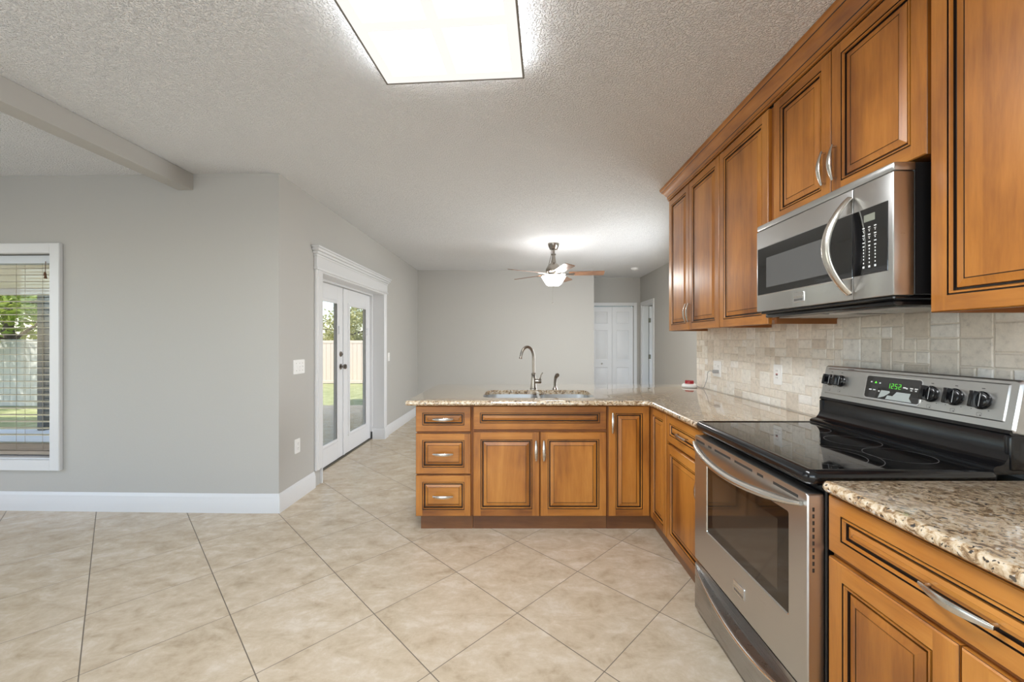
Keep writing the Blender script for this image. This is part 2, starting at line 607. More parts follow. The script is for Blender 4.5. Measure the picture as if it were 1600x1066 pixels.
# ---- glazed raised-panel front, outer face at w = 0, back at w = -t
def front(mb, fr, w, h, stile=.05, rail=None, t=.02, slope=.022, horiz=False):
    rail = rail or stile
    V, H, G = 'wood_v', 'wood_h', 'glaze'
    e = .0025
    # sides with a softened edge
    def rect(i, d):
        return [fr.p(i, i, d), fr.p(w-i, i, d), fr.p(w-i, h-i, d), fr.p(i, h-i, d)]
    def band(A, B, m):
        for k in range(4):
            mb.poly([A[k], A[(k+1) % 4], B[(k+1) % 4], B[k]], m)
    mb.poly(list(reversed(rect(0, -t))), V)
    band(rect(0, -t), rect(0, -.004), V)
    band(rect(0, -.004), rect(.001, -.0035), G)
    band(rect(.001, -.0035), rect(.004, 0), V)
    i = .004
    # stiles run the whole height, rails between them
    mb.poly([fr.p(i, i), fr.p(stile, i), fr.p(stile, h-i), fr.p(i, h-i)], H if horiz and h < .2 else V)
    mb.poly([fr.p(w-stile, i), fr.p(w-i, i), fr.p(w-i, h-i), fr.p(w-stile, h-i)], H if horiz and h < .2 else V)
    mb.poly([fr.p(stile, i), fr.p(w-stile, i), fr.p(w-stile, rail), fr.p(stile, rail)], H)
    mb.poly([fr.p(stile, h-rail), fr.p(w-stile, h-rail), fr.p(w-stile, h-i), fr.p(stile, h-i)], H)
    def r2(s, d):
        return [fr.p(stile+s, rail+s, d), fr.p(w-stile-s, rail+s, d), fr.p(w-stile-s, h-rail-s, d), fr.p(stile+s, h-rail-s, d)]
    P = V if not horiz else H
    seq = [(0, 0), (.0012, -.004, G), (.004, -.004, G), (.0052, 0, P), (.0092, 0, P), (.0118, -.006, P), (.0132, -.012, G),
           (.0192, -.012, G), (.0205, -.0075, P), (.020+slope, -.002, P), (.0205+slope, -.0035, G), (.0225+slope, -.0035, G), (.023+slope, -.002, P)]
    for a, b in zip(seq[:-1], seq[1:]):
        band(r2(a[0], a[1]), r2(b[0], b[1]), b[2])
    mb.poly(r2(seq[-1][0], seq[-1][1]), P)
    return mb

def bow_handle(fr, length=.14, along='v', m='nickel'):
    """arched tapering pull centred on fr origin"""
    mb = MB(m)
    n = 15
    path, R, F = [], [], []
    for k in range(n):
        t = k/(n-1)
        s = math.sin(PI*t)
        q = (t-.5)*length
        w = .016+.016*s
        path.append(fr.p(0, q, w) if along == 'v' else fr.p(q, 0, w))
        R.append(.0045+.0062*s**.8)
        F.append((.0030+.0012*s)/R[-1])
    mb.tube(path, R, 10, flat=F, side=fr.N)
    for q in (-.5, .5):
        q = q*(length-.016)
        a = fr.p(0, q, 0) if along == 'v' else fr.p(q, 0, 0)
        mb.tube([a, a+fr.N*.019], .0042, 10)
    return mb

def plate_screws(mb, fr, pts):
    for u, v in pts:
        mb.lathe([(.0032, 0), (.0032, .001), (.001, .0016)], fr.p(u, v, .006), 10, 'nickel', fr.N)
# ------------------------------------------------------------------ the room
CEIL = 2.60
XL, XK, XR = -1.845, 1.58, 2.43          # french-door wall, kitchen wall, right wall of the far room
YD, YB, YC = 3.05, 7.20, 8.02            # dining wall, back wall, closet wall
BOT = -.02

def wallbox(name, boxes, m='wall', kind='structure', xf=None):
    mb = MB(m)
    for a, b in boxes:
        mb.box(a, b)
    return mb.build(name, kind=kind, smooth=0, xf=xf, weld=False)

mb = MB('floor')
mb.box((-5.3, -2.6, -.1), (4.1, 8.2, 0))
mb.build('floor', kind='structure', smooth=0)
mb = MB('ceil')
mb.box((-5.3, -2.6, CEIL), (4.1, 8.2, CEIL+.15))
mb.build('ceiling', kind='structure', smooth=0)

XT = XL-.24                              # the dining wall turns a little from here on
TILT = Matrix.Translation((XT, YD, 0)) @ Matrix.Rotation(math.radians(-1.5), 4, 'Z') @ Matrix.Translation((-XT, -YD, 0))
WX0, WX1, WZ0, WZ1 = -4.58, -3.615, .395, 1.995   # window opening in the dining wall
wallbox('wall_dining', [((-5.3, YD, 0), (WX0, YD+.2, CEIL)), ((WX1, YD, 0), (XT, YD+.2, CEIL)),
                        ((WX0, YD, 0), (WX1, YD+.2, WZ0)), ((WX0, YD, WZ1), (WX1, YD+.2, CEIL))], xf=TILT)
DY0, DY1, DH = 3.69, 5.37, 1.955
wallbox('wall_french_doors', [((XL-.24, YD, 0), (XL, DY0, CEIL)), ((XL-.24, DY1, 0), (XL, YB, CEIL)),
                              ((XL-.24, DY0, DH), (XL, DY1, CEIL))])
wallbox('wall_back', [((XL-.24, YB, 0), (1.343, YB+.12, CEIL)), ((1.223, YB+.12, 0), (1.343, YC, CEIL))])
BX0, BX1, BH = 1.43, 2.295, 2.03
wallbox('wall_closet', [((1.343, YC, BH), (XR+.12, YC+.12, CEIL)), ((BX1, YC, 0), (XR+.12, YC+.12, BH)), ((1.223, YC, 0), (BX0, YC+.12, BH)),
                        ((BX0, YC+.14, 0), (BX1, YC+.16, BH))])
RY0, RY1 = 7.24, 7.90
FW0, FW1, FZ0, FZ1 = 3.85, 5.25, .65, 2.1
wallbox('wall_right', [((XR, 3.55, 0), (XR+.12, FW0, CEIL)), ((XR, FW1, 0), (XR+.12, RY0, CEIL)), ((XR, FW0, 0), (XR+.12, FW1, FZ0)),
                       ((XR, FW0, FZ1), (XR+.12, FW1, CEIL)), ((XR, RY0, 2.03), (XR+.12, RY1, CEIL)), ((XR, RY1, 0), (XR+.12, YC, CEIL))])
wallbox('wall_kitchen', [((XK, -2.6, 0), (XK+.12, 3.535, CEIL)), ((XK+.12, 3.415, 0), (XR, 3.535, CEIL))])
wallbox('wall_hall_room', [((4.0, 6.4, 0), (4.1, 8.2, CEIL)), ((XR+.12, 8.1, 0), (4.0, 8.2, CEIL))])
wallbox('wall_rear', [((-5.3, -2.7, 0), (-3.8, -2.6, CEIL)), ((.6, -2.7, 0), (XK+.12, -2.6, CEIL)), ((-3.8, -2.7, 2.45), (.6, -2.6, CEIL)), ((-3.8, -2.7, 0), (.6, -2.6, .35))])
wallbox('wall_left', [((-5.4, -2.6, 0), (-5.3, -.4, CEIL)), ((-5.4, 2.4, 0), (-5.3, 3.4, CEIL)), ((-5.4, -.4, 0), (-5.3, 2.4, .4)), ((-5.4, -.4, 2.2), (-5.3, 2.4, CEIL))])

def plain_window(name, fr, w, h):
    root = thing(name, fr.p(w/2, 0, 0), kind='structure')
    mb = MB('white')
    for a, b in (((-.06, -.06, -.02), (0, h+.06, .02)), ((w, -.06, -.02), (w+.06, h+.06, .02)), ((0, h, -.02), (w, h+.06, .02)), ((0, -.06, -.02), (w, 0, .03)), ((w/2-.025, 0, -.06), (w/2+.025, h, -.02))):
        mb.box(a, b, .004, fr=fr)
    mb.build('window_frame', root)
    mb = MB('glass')
    mb.box((0, 0, -.05), (w, h, -.045), fr=fr)
    mb.build('window_pane', root, smooth=0)
plain_window('added_window_rear', Fr((.6, -2.6, .35), (-1, 0, 0), Z), 4.4, 2.1)  # these windows are added out of view to house the fill lamps
plain_window('added_window_left', Fr((-5.3, -.4, .4), (0, 1, 0), Z), 2.8, 1.8)
plain_window('added_window_family', Fr((XR, FW1, FZ0), (0, -1, 0), Z), FW1-FW0, FZ1-FZ0)

# dropped beam along the edge of the dining side
mb = MB('wall')
mb.box((-2.63, -2.6, 2.475), (-2.51, YD+.04, CEIL), .003)
mb.build('ceiling_beam', kind='structure')

# baseboards
def baseboard(name, pts, side, xf=None, h=.145):
    """pts along the wall foot (2-D); side +1 / -1 picks the room side"""
    prof = [(0, 0), (.016, 0), (.016, h*.70), (.0125, h*.76), (.0125, h*.80), (.009, h*.88), (.006, h*.94), (.0035, h), (0, h)]
    mb = MB('white')
    P = [Vector((p[0], p[1])) for p in pts]
    L = []
    for i, p in enumerate(P):
        ns = []
        for a, b in ((i-1, i), (i, i+1)):
            if 0 <= a and b < len(P):
                t = (P[b]-P[a]).normalized()
                ns.append(Vector((-t.y, t.x))*side)
        nrm = (ns[0]+ns[-1])
        nrm = nrm/max(.3, nrm.dot(ns[0]))
        L.append([(p.x+nrm.x*o, p.y+nrm.y*o, z) for o, z in prof])
    mb.loops(L)
    return mb.build(name, kind='structure', xf=xf, smooth=25)
c15 = math.radians(1.5)
baseboard('baseboard_dining', [(-5.2, YD+(5.2+XT)*math.tan(c15)), (XT, YD), (XL, YD), (XL, 3.57)], -1)
baseboard('baseboard_left', [(-2.0, DY1-.012), (XL+.022, DY1-.012), (XL+.022, 5.475), (XL, 5.476), (XL, YB), (1.343, YB), (1.343, YC), (BX0-.07, YC)], -1)
baseboard('baseboard_right', [(XR, RY0-.07), (XR, 3.55)], -1)

# french-door surround
mb = MB('white')
cx0, cx1 = XL, XL+.022
mb.box((cx0, 3.575, .145), (cx1, DY0-.012, DH+.02), .004)
mb.box((cx0, 3.600, .145), (cx1+.006, 3.640, DH+.02), .004)
mb.box((cx0, DY1+.012, 0), (cx1, 5.47, DH+.02), .004)
mb.box((cx0, DY1+.045, .145), (cx1+.006, DY1+.075, DH+.02), .004)
# reveal boards
mb.box((XL-.13, DY0-.012, 0), (cx1-.002, DY0+.004, DH), .002)
mb.box((XL-.13, DY1-.004, 0), (cx1-.002, DY1+.012, DH), .002)
mb.box((XL-.13, DY0-.012, DH-.012), (cx1-.002, DY1+.012, DH+.012), .002)
# header: frieze, bead and stepped cap
mb.box((cx0, 3.57, DH+.012), (cx1+.006, 5.475, 2.085), .003)
mb.box((cx0, 3.562, DH+.005), (cx1+.014, 5.483, DH+.03), .006, seg=2)
for z0, z1, o in ((2.08, 2.10, .012), (2.10, 2.125, .024), (2.125, 2.15, .040), (2.15, 2.168, .050)):
    mb.box((cx0, 3.572-o, z0), (cx1+o, 5.473+o, z1), .005, seg=2)
mb.build('trim_1', kind='structure')

# door frame and the two leaves, set back in the wall
DX = XL-.165                                # room face of the leaves
mb = MB('white')
mb.box((DX-.06, DY0+.002, 0), (DX+.035, DY0+.028, DH-.002), .003)
mb.box((DX-.06, DY1-.028, 0), (DX+.035, DY1-.002, DH-.002), .003)
mb.box((DX-.06, DY0+.028, DH-.032), (DX+.035, DY1-.028, DH-.002), .003)
mb.box((DX-.075, DY0, 0), (DX+.02, DY1, .012), .003, 'hinge')
mb.build('trim_2', kind='structure')

def french_leaf(name, y0, y1, label, knob):
    fr = Fr((DX, y0, .018), Y, Z)             # N = Y x Z = +X, into the room
    w, h = y1-y0, DH-.055
    gu0, gu1, gv0, gv1 = .135, w-.135, .20, h-.165
    root = thing(name, fr.p(w/2, 0, -.02), label, 'door', kind='structure')
    mb = MB('white2')
    t = -.044
    mb.box((0, 0, t), (gu0, h, 0), .002, fr=fr)
    mb.box((gu1, 0, t), (w, h, 0), .002, fr=fr)
    mb.box((gu0, 0, t), (gu1, gv0, 0), 0, fr=fr)
    mb.box((gu0, gv1, t), (gu1, h, 0), 0, fr=fr)
    mb.build('door_leaf', root)
    mb = MB('white2')
    b = .028
    for a, c in (((gu0-.012, gv0-.012, -.004), (gu0+b, gv1+.012, .012)), ((gu1-b, gv0-.012, -.004), (gu1+.012, gv1+.012, .012)),
                 ((gu0+b, gv0-.012, -.004), (gu1-b, gv0+b, .012)), ((gu0+b, gv1-b, -.004), (gu1-b, gv1+.012, .012))):
        mb.box(a, c, .006, fr=fr, seg=2)
    gf = mb.build('glass_frame', root)
    mb = MB('glass')
    mb.box((gu0, gv0, -.026), (gu1, gv1, -.020), fr=fr)
    mb.build('pane', root, smooth=0)
    mb = MB('white2')
    mb.box((gu1-.006, gv1-.36, .012), (gu1+.010, gv1-.27, .026), .003, fr=fr)
    mb.build('blind_slider', gf)
    if knob:
        u, v = w-.07, 1.20-.018
        for nm, vv, prof in (('deadbolt', 1.17, [(.030, 0), (.030, .006), (.024, .012), (.012, .014), (.010, .024), (.001, .026)]),
                             ('door_knob', 1.03, [(.032, 0), (.032, .006), (.014, .012), (.012, .030), (.024, .036), (.029, .050), (.026, .062), (.012, .068), (.001, .069)])):
            mb = MB('pewter')
            mb.lathe(prof, fr.p(w-.06, vv-.018, 0), 18, axis=fr.N)
            mb.build(nm, root)
    return root
ym = 4.53
french_leaf('door_1', DY0+.031, ym-.003, 'white full-glass french door leaf with knob and deadbolt, beside the light switch', True)
french_leaf('door_2', ym+.003, DY1-.031, 'white full-glass french door leaf without a knob, nearer the back wall', False)
# astragal on the inactive leaf
mb = MB('white2')
mb.box((DX+.001, ym-.010, .02), (DX+.013, ym+.020, DH-.04), .003)
mb.build('trim_3', kind='structure')

# wall plates
def plate(name, fr, w, h, label, cat, group, draw):
    root = thing(name, fr.p(0, -h/2, 0), label, cat, group)
    mb = MB('plastic')
    mb.prism(rrect(w, h, .006, 3), fr, 0, .006, bev=.002)
    mb.build('cover_plate', root)
    draw(root, fr, w, h)
    return root
def d_switch(n):
    def f(root, fr, w, h):
        for k in range(n):
            u = (k-(n-1)/2)*.046
            mb = MB('plastic')
            mb.box((u-.005, -.011, .005), (u+.005, .011, .0075), .001, fr=fr)
            mb.box((u-.004, -.002, .006), (u+.004, .009, .016), .002, fr=fr)
            plate_screws(mb, fr, [(u, .030), (u, -.030)])
            mb.build('toggle', root)
    return f
def d_outlet(us):
    def f(root, fr, w, h):
        for u in us:
            for v in (-.020, .020):
                mb = MB('plastic')
                mb.prism([(u+x*.92, v+y) for x, y in rrect(.034, .029, .011, 4)], fr, .005, .0078)
                for du in (-.0062, .0062):
                    mb.box((u+du-.001, v-.001, .0076), (u+du+.001, v+.008, .0081), 0, 'slot', fr)
                mb.box((u-.0022, v-.010, .0076), (u+.0022, v-.006, .0081), 0, 'slot', fr)
                mb.build('socket', root)
    return f
def d_gfci(root, fr, w, h):
    mb = MB('plastic')
    mb.prism(rrect(.034, .068, .003, 3), fr, .005, .0085)
    for v in (-.021, .021):
        for du in (-.0062, .0062):
            mb.box((du-.001, v-.002, .0083), (du+.001, v+.007, .0088), 0, 'slot', fr)
    mb.box((-.009, -.0055, .0083), (.009, -.0005, .0098), .0005, 'mark_dk', fr)
    mb.box((-.009, .0008, .0083), (.009, .0058, .0098), .0005, 'red', fr)
    mb.build('socket', root)
FL = lambda y, z: Fr((XL, y, z), Y, Z)
plate('light_switch', FL(3.325, 1.10), .165, .118, 'white triple toggle switch plate between the wall corner and the french doors', 'switch', 'light switches', d_switch(3))
plate('light_switch', FL(5.60, 1.095), .075, .118, 'white single switch plate just beyond the french doors', 'switch', 'light switches', d_switch(1))
plate('wall_outlet', FL(3.30, .445), .075, .118, 'white outlet low on the wall below the triple switch', 'outlet', 'wall outlets', d_outlet([0]))
BSX = XK-.012
FK = lambda y, z: Fr((BSX, y, z), -Y, Z)
plate('wall_outlet', FK(3.155, 1.095), .118, .125, 'white double outlet on the tile backsplash with a cord plugged in', 'outlet', 'wall outlets',
      lambda r, f, w, h: (d_outlet([.026])(r, f, w, h), d_switch(1)(r, f.at(-.026, 0), w, h)))
plate('wall_outlet', FK(2.415, 1.11), .075, .122, 'white single outlet on the tile backsplash nearest the range', 'outlet', 'wall outlets', d_gfci)

# window with its casing and blind in the dining wall
root = thing('window_1', TILT @ Vector(((WX0+WX1)/2, YD, WZ0)), 'white framed window in the dining wall with cream blinds', 'window', kind='structure')
mb = MB('white')
cw = .075
mb.box((WX1-.003, YD-.030, WZ0-cw-.005), (WX1+cw, YD, WZ1+cw), .004)
mb.box((WX0-cw, YD-.030, WZ0-cw-.005), (WX0+.003, YD, WZ1+cw), .004)
mb.box((WX0, YD-.030, WZ1-.003), (WX1, YD, WZ1+cw), .004)
mb.box((WX0, YD-.030, WZ0-cw-.005), (WX1, YD, WZ0+.003), .004)
mb.build('window_casing', root, xf=TILT)
mb = MB('white')
mb.box((WX0, YD, WZ0-.002), (WX1, YD+.13, WZ0+.012), .003)
mb.build('window_sill', root, xf=TILT)
mb = MB('blind_rail')
yy = YD+.135
for a, b in (((WX0, yy, WZ0), (WX0+.04, yy+.05, WZ1)), ((WX1-.02, yy, WZ0), (WX1, yy+.05, WZ1)), ((WX0, yy, WZ1-.04), (WX1, yy+.05, WZ1)), ((WX0, yy, WZ0), (WX1, yy+.05, WZ0+.09))):
    mb.box(a, b, .003)
mb.build('window_frame', root, xf=TILT)
mb = MB('glass')
mb.box((WX0+.04, yy+.02, WZ0+.09), (WX1-.02, yy+.025, WZ1-.04))
mb.build('window_pane', root, xf=TILT, smooth=0)

bl = thing('window_blind', TILT @ Vector(((WX0+WX1)/2, YD+.06, WZ0+.02)), 'cream horizontal slat blind hanging in the dining window', 'blind')
bx0, bx1, by0, by1 = WX0+.008, WX1-.008, YD+.045, YD+.095
mb = MB('blind_rail')
mb.box((bx0, by0-.01, WZ1-.07), (bx1, by1+.005, WZ1-.006), .003)
mb.build('headrail', bl, xf=TILT)
k = 0
z = WZ1-.10
while z > WZ0+.17:
    mb = MB('blind')
    a = .0035 if k else .002
    mb.loops([[(bx0, by0, z+.001), (bx0, (by0+by1)/2, z+.004), (bx0, by1, z+.001), (bx0, by1, z-.0015), (bx0, (by0+by1)/2, z+.0015), (bx0, by0, z-.0015)],
              [(bx1, by0, z+.001), (bx1, (by0+by1)/2, z+.004), (bx1, by1, z+.001), (bx1, by1, z-.0015), (bx1, (by0+by1)/2, z+.0015), (bx1, by0, z-.0015)]])
    mb.build('slat', bl, xf=TILT)
    z -= .053
    k += 1
mb = MB('taupe')
for i in range(8):
    zz = WZ0+.058+.006*i
    mb.box((bx0, by0+.001*(i % 2), zz), (bx1, by1+.001*(i % 2), zz+.004))
mb.build('stacked_slats', bl, xf=TILT, weld=False)
mb = MB('taupe')
mb.box((bx0, by0, WZ0+.022), (bx1, by1, WZ0+.052), .003)
mb.build('bottom_rail', bl, xf=TILT)
mb = MB('cord')
for xx in (WX1-.36, WX1-.145, WX0+.3):
    for q in (by0-.002, by1+.002):
        mb.tube([(xx, q, WZ0+.05), (xx, q, WZ1-.07)], .0011, 5)
mb.build('ladder_cord', bl, xf=TILT)
mb = MB('tassel')
xx = WX1-.105
mb.tube([(xx, by0-.016, WZ1-.055), (xx, by0-.016, WZ1-.15)], .0022, 6)
for dz, dx in ((0, 0), (.022, -.004)):
    mb.lathe([(.002, .03), (.006, .026), (.008, .010), (.010, 0), (.001, -.001)], (xx+dx, by0-.016, WZ1-.19+dz), 12)
mb.build('cord_tassel', bl, xf=TILT)

# bifold closet door
def six_panel(mb, fr, w, h, cols, rows, d=.007):
    """raised panels in a door face: cols (u0,u1), rows (v0,v1)"""
    us = sorted(set([0, w]+[q for c in cols for q in c]))
    vs = sorted(set([0, h]+[q for c in rows for q in c]))
    for a, b in zip(us[:-1], us[1:]):
        for c, e in zip(vs[:-1], vs[1:]):
            R = lambda i, q: [fr.p(a+i, c+i, q), fr.p(b-i, c+i, q), fr.p(b-i, e-i, q), fr.p(a+i, e-i, q)]
            if (a, b) in cols and (c, e) in rows:
                seq = [(0, 0), (.010, -d), (.014, -d), (.034, -.001)]
                for s0, s1 in zip(seq[:-1], seq[1:]):
                    A, B = R(*s0), R(*s1)
                    for k in range(4):
                        mb.poly([A[k], A[(k+1) % 4], B[(k+1) % 4], B[k]])
                mb.poly(R(*seq[-1]))
            else:
                mb.poly(R(0, 0))
    B0 = [fr.p(0, 0, 0), fr.p(w, 0, 0), fr.p(w, h, 0), fr.p(0, h, 0)]
    B1 = [fr.p(0, 0, -.034), fr.p(w, 0, -.034), fr.p(w, h, -.034), fr.p(0, h, -.034)]
    for k in range(4):
        mb.poly([B0[k], B1[k], B1[(k+1) % 4], B0[(k+1) % 4]])
    mb.poly(list(reversed(B1)))
root = thing('door_3', ((BX0+BX1)/2, YC+.02, 0), 'white bifold closet door with raised panels and a small knob', 'door', kind='structure')
wl = (BX1-BX0-.012)/2
rows = [(.16, .78), (.93, 1.53), (1.66, 1.90)]
for k in range(2):
    fr = Fr((BX0+.004+k*(wl+.004), YC+.015, .012), X, Z)
    mb = MB('white2')
    six_panel(mb, fr, wl, 1.995, [(.085, wl-.085)], rows)
    lf = mb.build('door_leaf', root, smooth=20)
    if k == 0:
        mb = MB('nickel')
        mb.lathe([(.010, 0), (.006, .006), (.014, .014), (.015, .022), (.008, .028), (.001, .029)], fr.p(wl*.52, .855, 0), 14, axis=fr.N)
        mb.build('door_knob', lf)
mb = MB('white')
mb.box((BX1, YC-.018, 0), (BX1+.065, YC, BH+.065), .004)
mb.box((BX0-.065, YC-.018, 0), (BX0, YC, BH+.065), .004)
mb.box((BX0, YC-.018, BH), (BX1, YC, BH+.065), .004)
mb.build('trim_4', kind='structure')

# hinged door of the right wall, standing open into the next room
mb = MB('white')
mb.box((XR-.018, RY0-.065, 0), (XR, RY0, 2.03+.065), .004)
mb.box((XR-.018, RY1, 0), (XR, RY1+.065, 2.03+.065), .004)
mb.box((XR-.018, RY0, 2.03), (XR, RY1, 2.03+.065), .004)
mb.box((XR-.002, RY1-.014, 0), (XR+.124, RY1+.002, 2.03), .002)
mb.box((XR-.002, RY0-.002, 0), (XR+.124, RY0+.014, 2.03), .002)
mb.box((XR-.002, RY0, 2.016), (XR+.124, RY1, 2.032), .002)
mb.build('trim_5', kind='structure')
fr = Fr((XR+.135, RY1-.022, .012), X, Z)
root = thing('door_4', fr.p(.3, 0, -.02), 'white panel door standing open with dark hinges in the right wall', 'door', kind='structure')
mb = MB('white2')
six_panel(mb, fr, .64, 2.0, [(.10, .285), (.355, .54)], rows)
mb.build('door_leaf', root, smooth=20)
for v in (.28, 1.0, 1.72):
    mb = MB('hinge')
    mb.tube([fr.p(-.007, v-.045, .004), fr.p(-.007, v+.045, .004)], .007, 10)
    mb.box((-.012, v-.043, -.030), (.03, v+.043, .002), 0, fr=fr)
    mb.build('hinge', root)

# smoke detector
root = MB('plastic')
root.lathe([(.066, 0), (.066, -.012), (.060, -.028), (.040, -.036), (.001, -.037)], (2.02, 6.98, CEIL), 24)
root.lathe([(.018, -.036), (.016, -.040), (.001, -.041)], (2.02, 6.98, CEIL), 14)
root.build('smoke_detector', label='small round white smoke detector on the far ceiling', cat='smoke detector')

# fluorescent ceiling fixture
FX = Matrix.Translation((-.305, 1.87, 0)) @ Matrix.Rotation(math.radians(-4.0), 4, 'Z')
root = thing('ceiling_light', FX @ Vector((0, -.625, 2.53)), 'large rectangular lit acrylic ceiling light with thin grey edge', 'ceiling light')
fw, fl = .655, 1.30
mb = MB('fix_frame')
for a, b in (((-fw/2, -fl, 2.530), (-fw/2+.008, 0, 2.552)), ((fw/2-.008, -fl, 2.530), (fw/2, 0, 2.552)), ((-fw/2, -.008, 2.530), (fw/2, 0, 2.552)), ((-fw/2, -fl, 2.530), (fw/2, -fl+.008, 2.552))):
    mb.box(a, b, .001)
mb.build('frame', root, xf=FX)
mb = MB('lens_side')
i = .012
for a, b in (((-fw/2+i, -fl+i, 2.550), (-fw/2+i+.004, -i, CEIL)), ((fw/2-i-.004, -fl+i, 2.550), (fw/2-i, -i, CEIL)), ((-fw/2+i, -i-.004, 2.550), (fw/2-i, -i, CEIL)), ((-fw/2+i, -fl+i, 2.550), (fw/2-i, -fl+i+.004, CEIL))):
    mb.box(a, b)
mb.build('side_lens', root, xf=FX)
mb = MB('lens')
fr = Fr((0, 0, 2.532), X, -Y)            # N = X x -Y = -Z
def R(i, d, u0=-fw/2+.008, u1=fw/2-.008, v0=.008, v1=fl-.008):
    return [fr.p(u0+i, v0+i, d), fr.p(u1-i, v0+i, d), fr.p(u1-i, v1-i, d), fr.p(u0+i, v1-i, d)]
# flat border and two by four shallow coffers
nu, nv = 2, 4
bu, bv = .045, .045
cwid = (fw-.016-bu*(nu+1))/nu
chei = (fl-.016-bv*(nv+1))/nv
us, vs = [-fw/2+.008], [.008]
for k in range(nu):
    us += [us[-1]+bu, us[-1]+bu+cwid]
us.append(us[-1]+bu)
for k in range(nv):
    vs += [vs[-1]+bv, vs[-1]+bv+chei]
vs.append(vs[-1]+bv)
for i in range(len(us)-1):
    for j in range(len(vs)-1):
        q = lambda s, d: [fr.p(us[i]+s, vs[j]+s, d), fr.p(us[i+1]-s, vs[j]+s, d), fr.p(us[i+1]-s, vs[j+1]-s, d), fr.p(us[i]+s, vs[j+1]-s, d)]
        if i % 2 and j % 2:
            A, B = q(0, 0), q(.02, -.015)
            for k in range(4):
                mb.poly([A[k], A[(k+1) % 4], B[(k+1) % 4], B[k]])
            mb.poly(B, 'lens_hot')
        else:
            mb.poly(q(0, 0))
mb.build('diffuser', root, xf=FX, smooth=0)

# ceiling fan
fc = Vector((.446, 5.24, 0))
root = thing('ceiling_fan', (fc.x, fc.y, CEIL), 'brushed nickel ceiling fan with five brown blades and lit glass bowl', 'ceiling fan')
mb = MB('pewter')
mb.lathe([(.074, CEIL), (.074, CEIL-.012), (.066, CEIL-.04), (.050, CEIL-.075), (.030, CEIL-.082)], fc, 28)
mb.build('canopy', root)
mb = MB('pewter')
mb.lathe([(.018, CEIL-.08), (.018, CEIL-.13), (.030, CEIL-.135), (.030, CEIL-.15), (.022, CEIL-.155), (.026, CEIL-.20), (.036, CEIL-.26)], fc, 20)
mb.tube([fc+Vector((-.03, -.02, CEIL-.07)), fc+Vector((-.034, -.025, CEIL-.16)), fc+Vector((-.062, -.03, CEIL-.27)), fc+Vector((-.075, -.03, CEIL-.32))], .004, 6)
mb.build('downrod', root)
mb = MB('pewter')
mb.lathe([(.036, CEIL-.255), (.055, CEIL-.27), (.075, CEIL-.29), (.100, CEIL-.335), (.105, CEIL-.355), (.100, CEIL-.375), (.090, CEIL-.385), (.090, CEIL-.415), (.06, CEIL-.42)], fc, 32)
mb.build('motor_housing', root)
zb = CEIL-.398
for k in range(5):
    a = math.radians(-6+72*k)
    d = Vector((math.cos(a), math.sin(a), 0))
    s = Vector((-math.sin(a), math.cos(a), 0))
    pit = math.radians(-12)
    ss = s*math.cos(pit)+Z*math.sin(pit)
    up = d.cross(ss).normalized()
    c0 = fc+Vector((0, 0, zb))
    out = [(.20, -.052), (.24, -.058), (.60, -.068), (.645, -.066), (.655, -.055), (.655, .055), (.645, .066), (.60, .068), (.24, .058), (.20, .052)]
    mb = MB('blade')
    mb.loops([[c0+d*r+ss*q+up*w for r, q in out] for w in (-.004, .004)])
    b = mb.build('blade', root)
    mb = MB('pewter')
    mb.loops([[c0+d*r+ss*q+up*w for r, q in [(.085, -.02), (.17, -.016), (.26, -.035), (.28, 0), (.26, .035), (.17, .016), (.085, .02)]] for w in (-.010, -.0045)])
    mb.build('blade_bracket', b)
mb = MB('pewter')
mb.lathe([(.05, CEIL-.415), (.075, CEIL-.425), (.080, CEIL-.440), (.05, CEIL-.444)], fc, 28)
mb.build('light_kit', root)
mb = MB('bowl')
mb.lathe([(.154, CEIL-.432), (.158, CEIL-.438), (.150, CEIL-.452), (.126, CEIL-.490), (.100, CEIL-.530), (.080, CEIL-.548), (.020, CEIL-.556), (.001, CEIL-.556)], fc, 32, caps=False)
mb.build('glass_bowl', root)
mb = MB('pewter')
mb.lathe([(.016, CEIL-.553), (.014, CEIL-.562), (.006, CEIL-.570), (.001, CEIL-.572)], fc, 14)
mb.build('finial', root)
mb = MB('nickel')
mb.tube([fc+Vector((-.02, -.08, CEIL-.44)), fc+Vector((-.02, -.085, CEIL-.78))], .0013, 5)
mb.lathe([(.004, .02), (.007, .008), (.007, 0), (.001, -.002)], fc+Vector((-.02, -.085, CEIL-.80)), 10)
mb.build('pull_chain', root)
# ------------------------------------------------------------------ kitchen cabinets
PF = 2.74                    # door faces of the peninsula (y)
RF = .899                    # door faces of the right-hand run (x)
UF = 1.25                    # door faces of the wall cabinets (x)
CT = .91                     # counter top
BASEG = 'base cabinets under the granite'
WALLG = 'wall cabinets below the ceiling'

def cab(name, loc, label, group):
    return thing(name, loc, label, 'cabinet', group)
def pen(x0, z0):             # frame on the peninsula front
    return Fr((x0, PF, z0), X, Z)
def run(y1, z0, xf=RF):      # frame on a front facing the room from the right wall; y1 is its far edge
    return Fr((xf, y1, z0), -Y, Z)

def add_front(root, nm, fr, w, h, handle=None, **kw):
    mb = MB('wood_v')
    front(mb, fr, w, h, **kw)
    o = mb.build(nm, root, smooth=0)
    if handle:
        u, v, al = handle
        bow_handle(fr.at(u, v), along=al).build('handle', o)
    return o

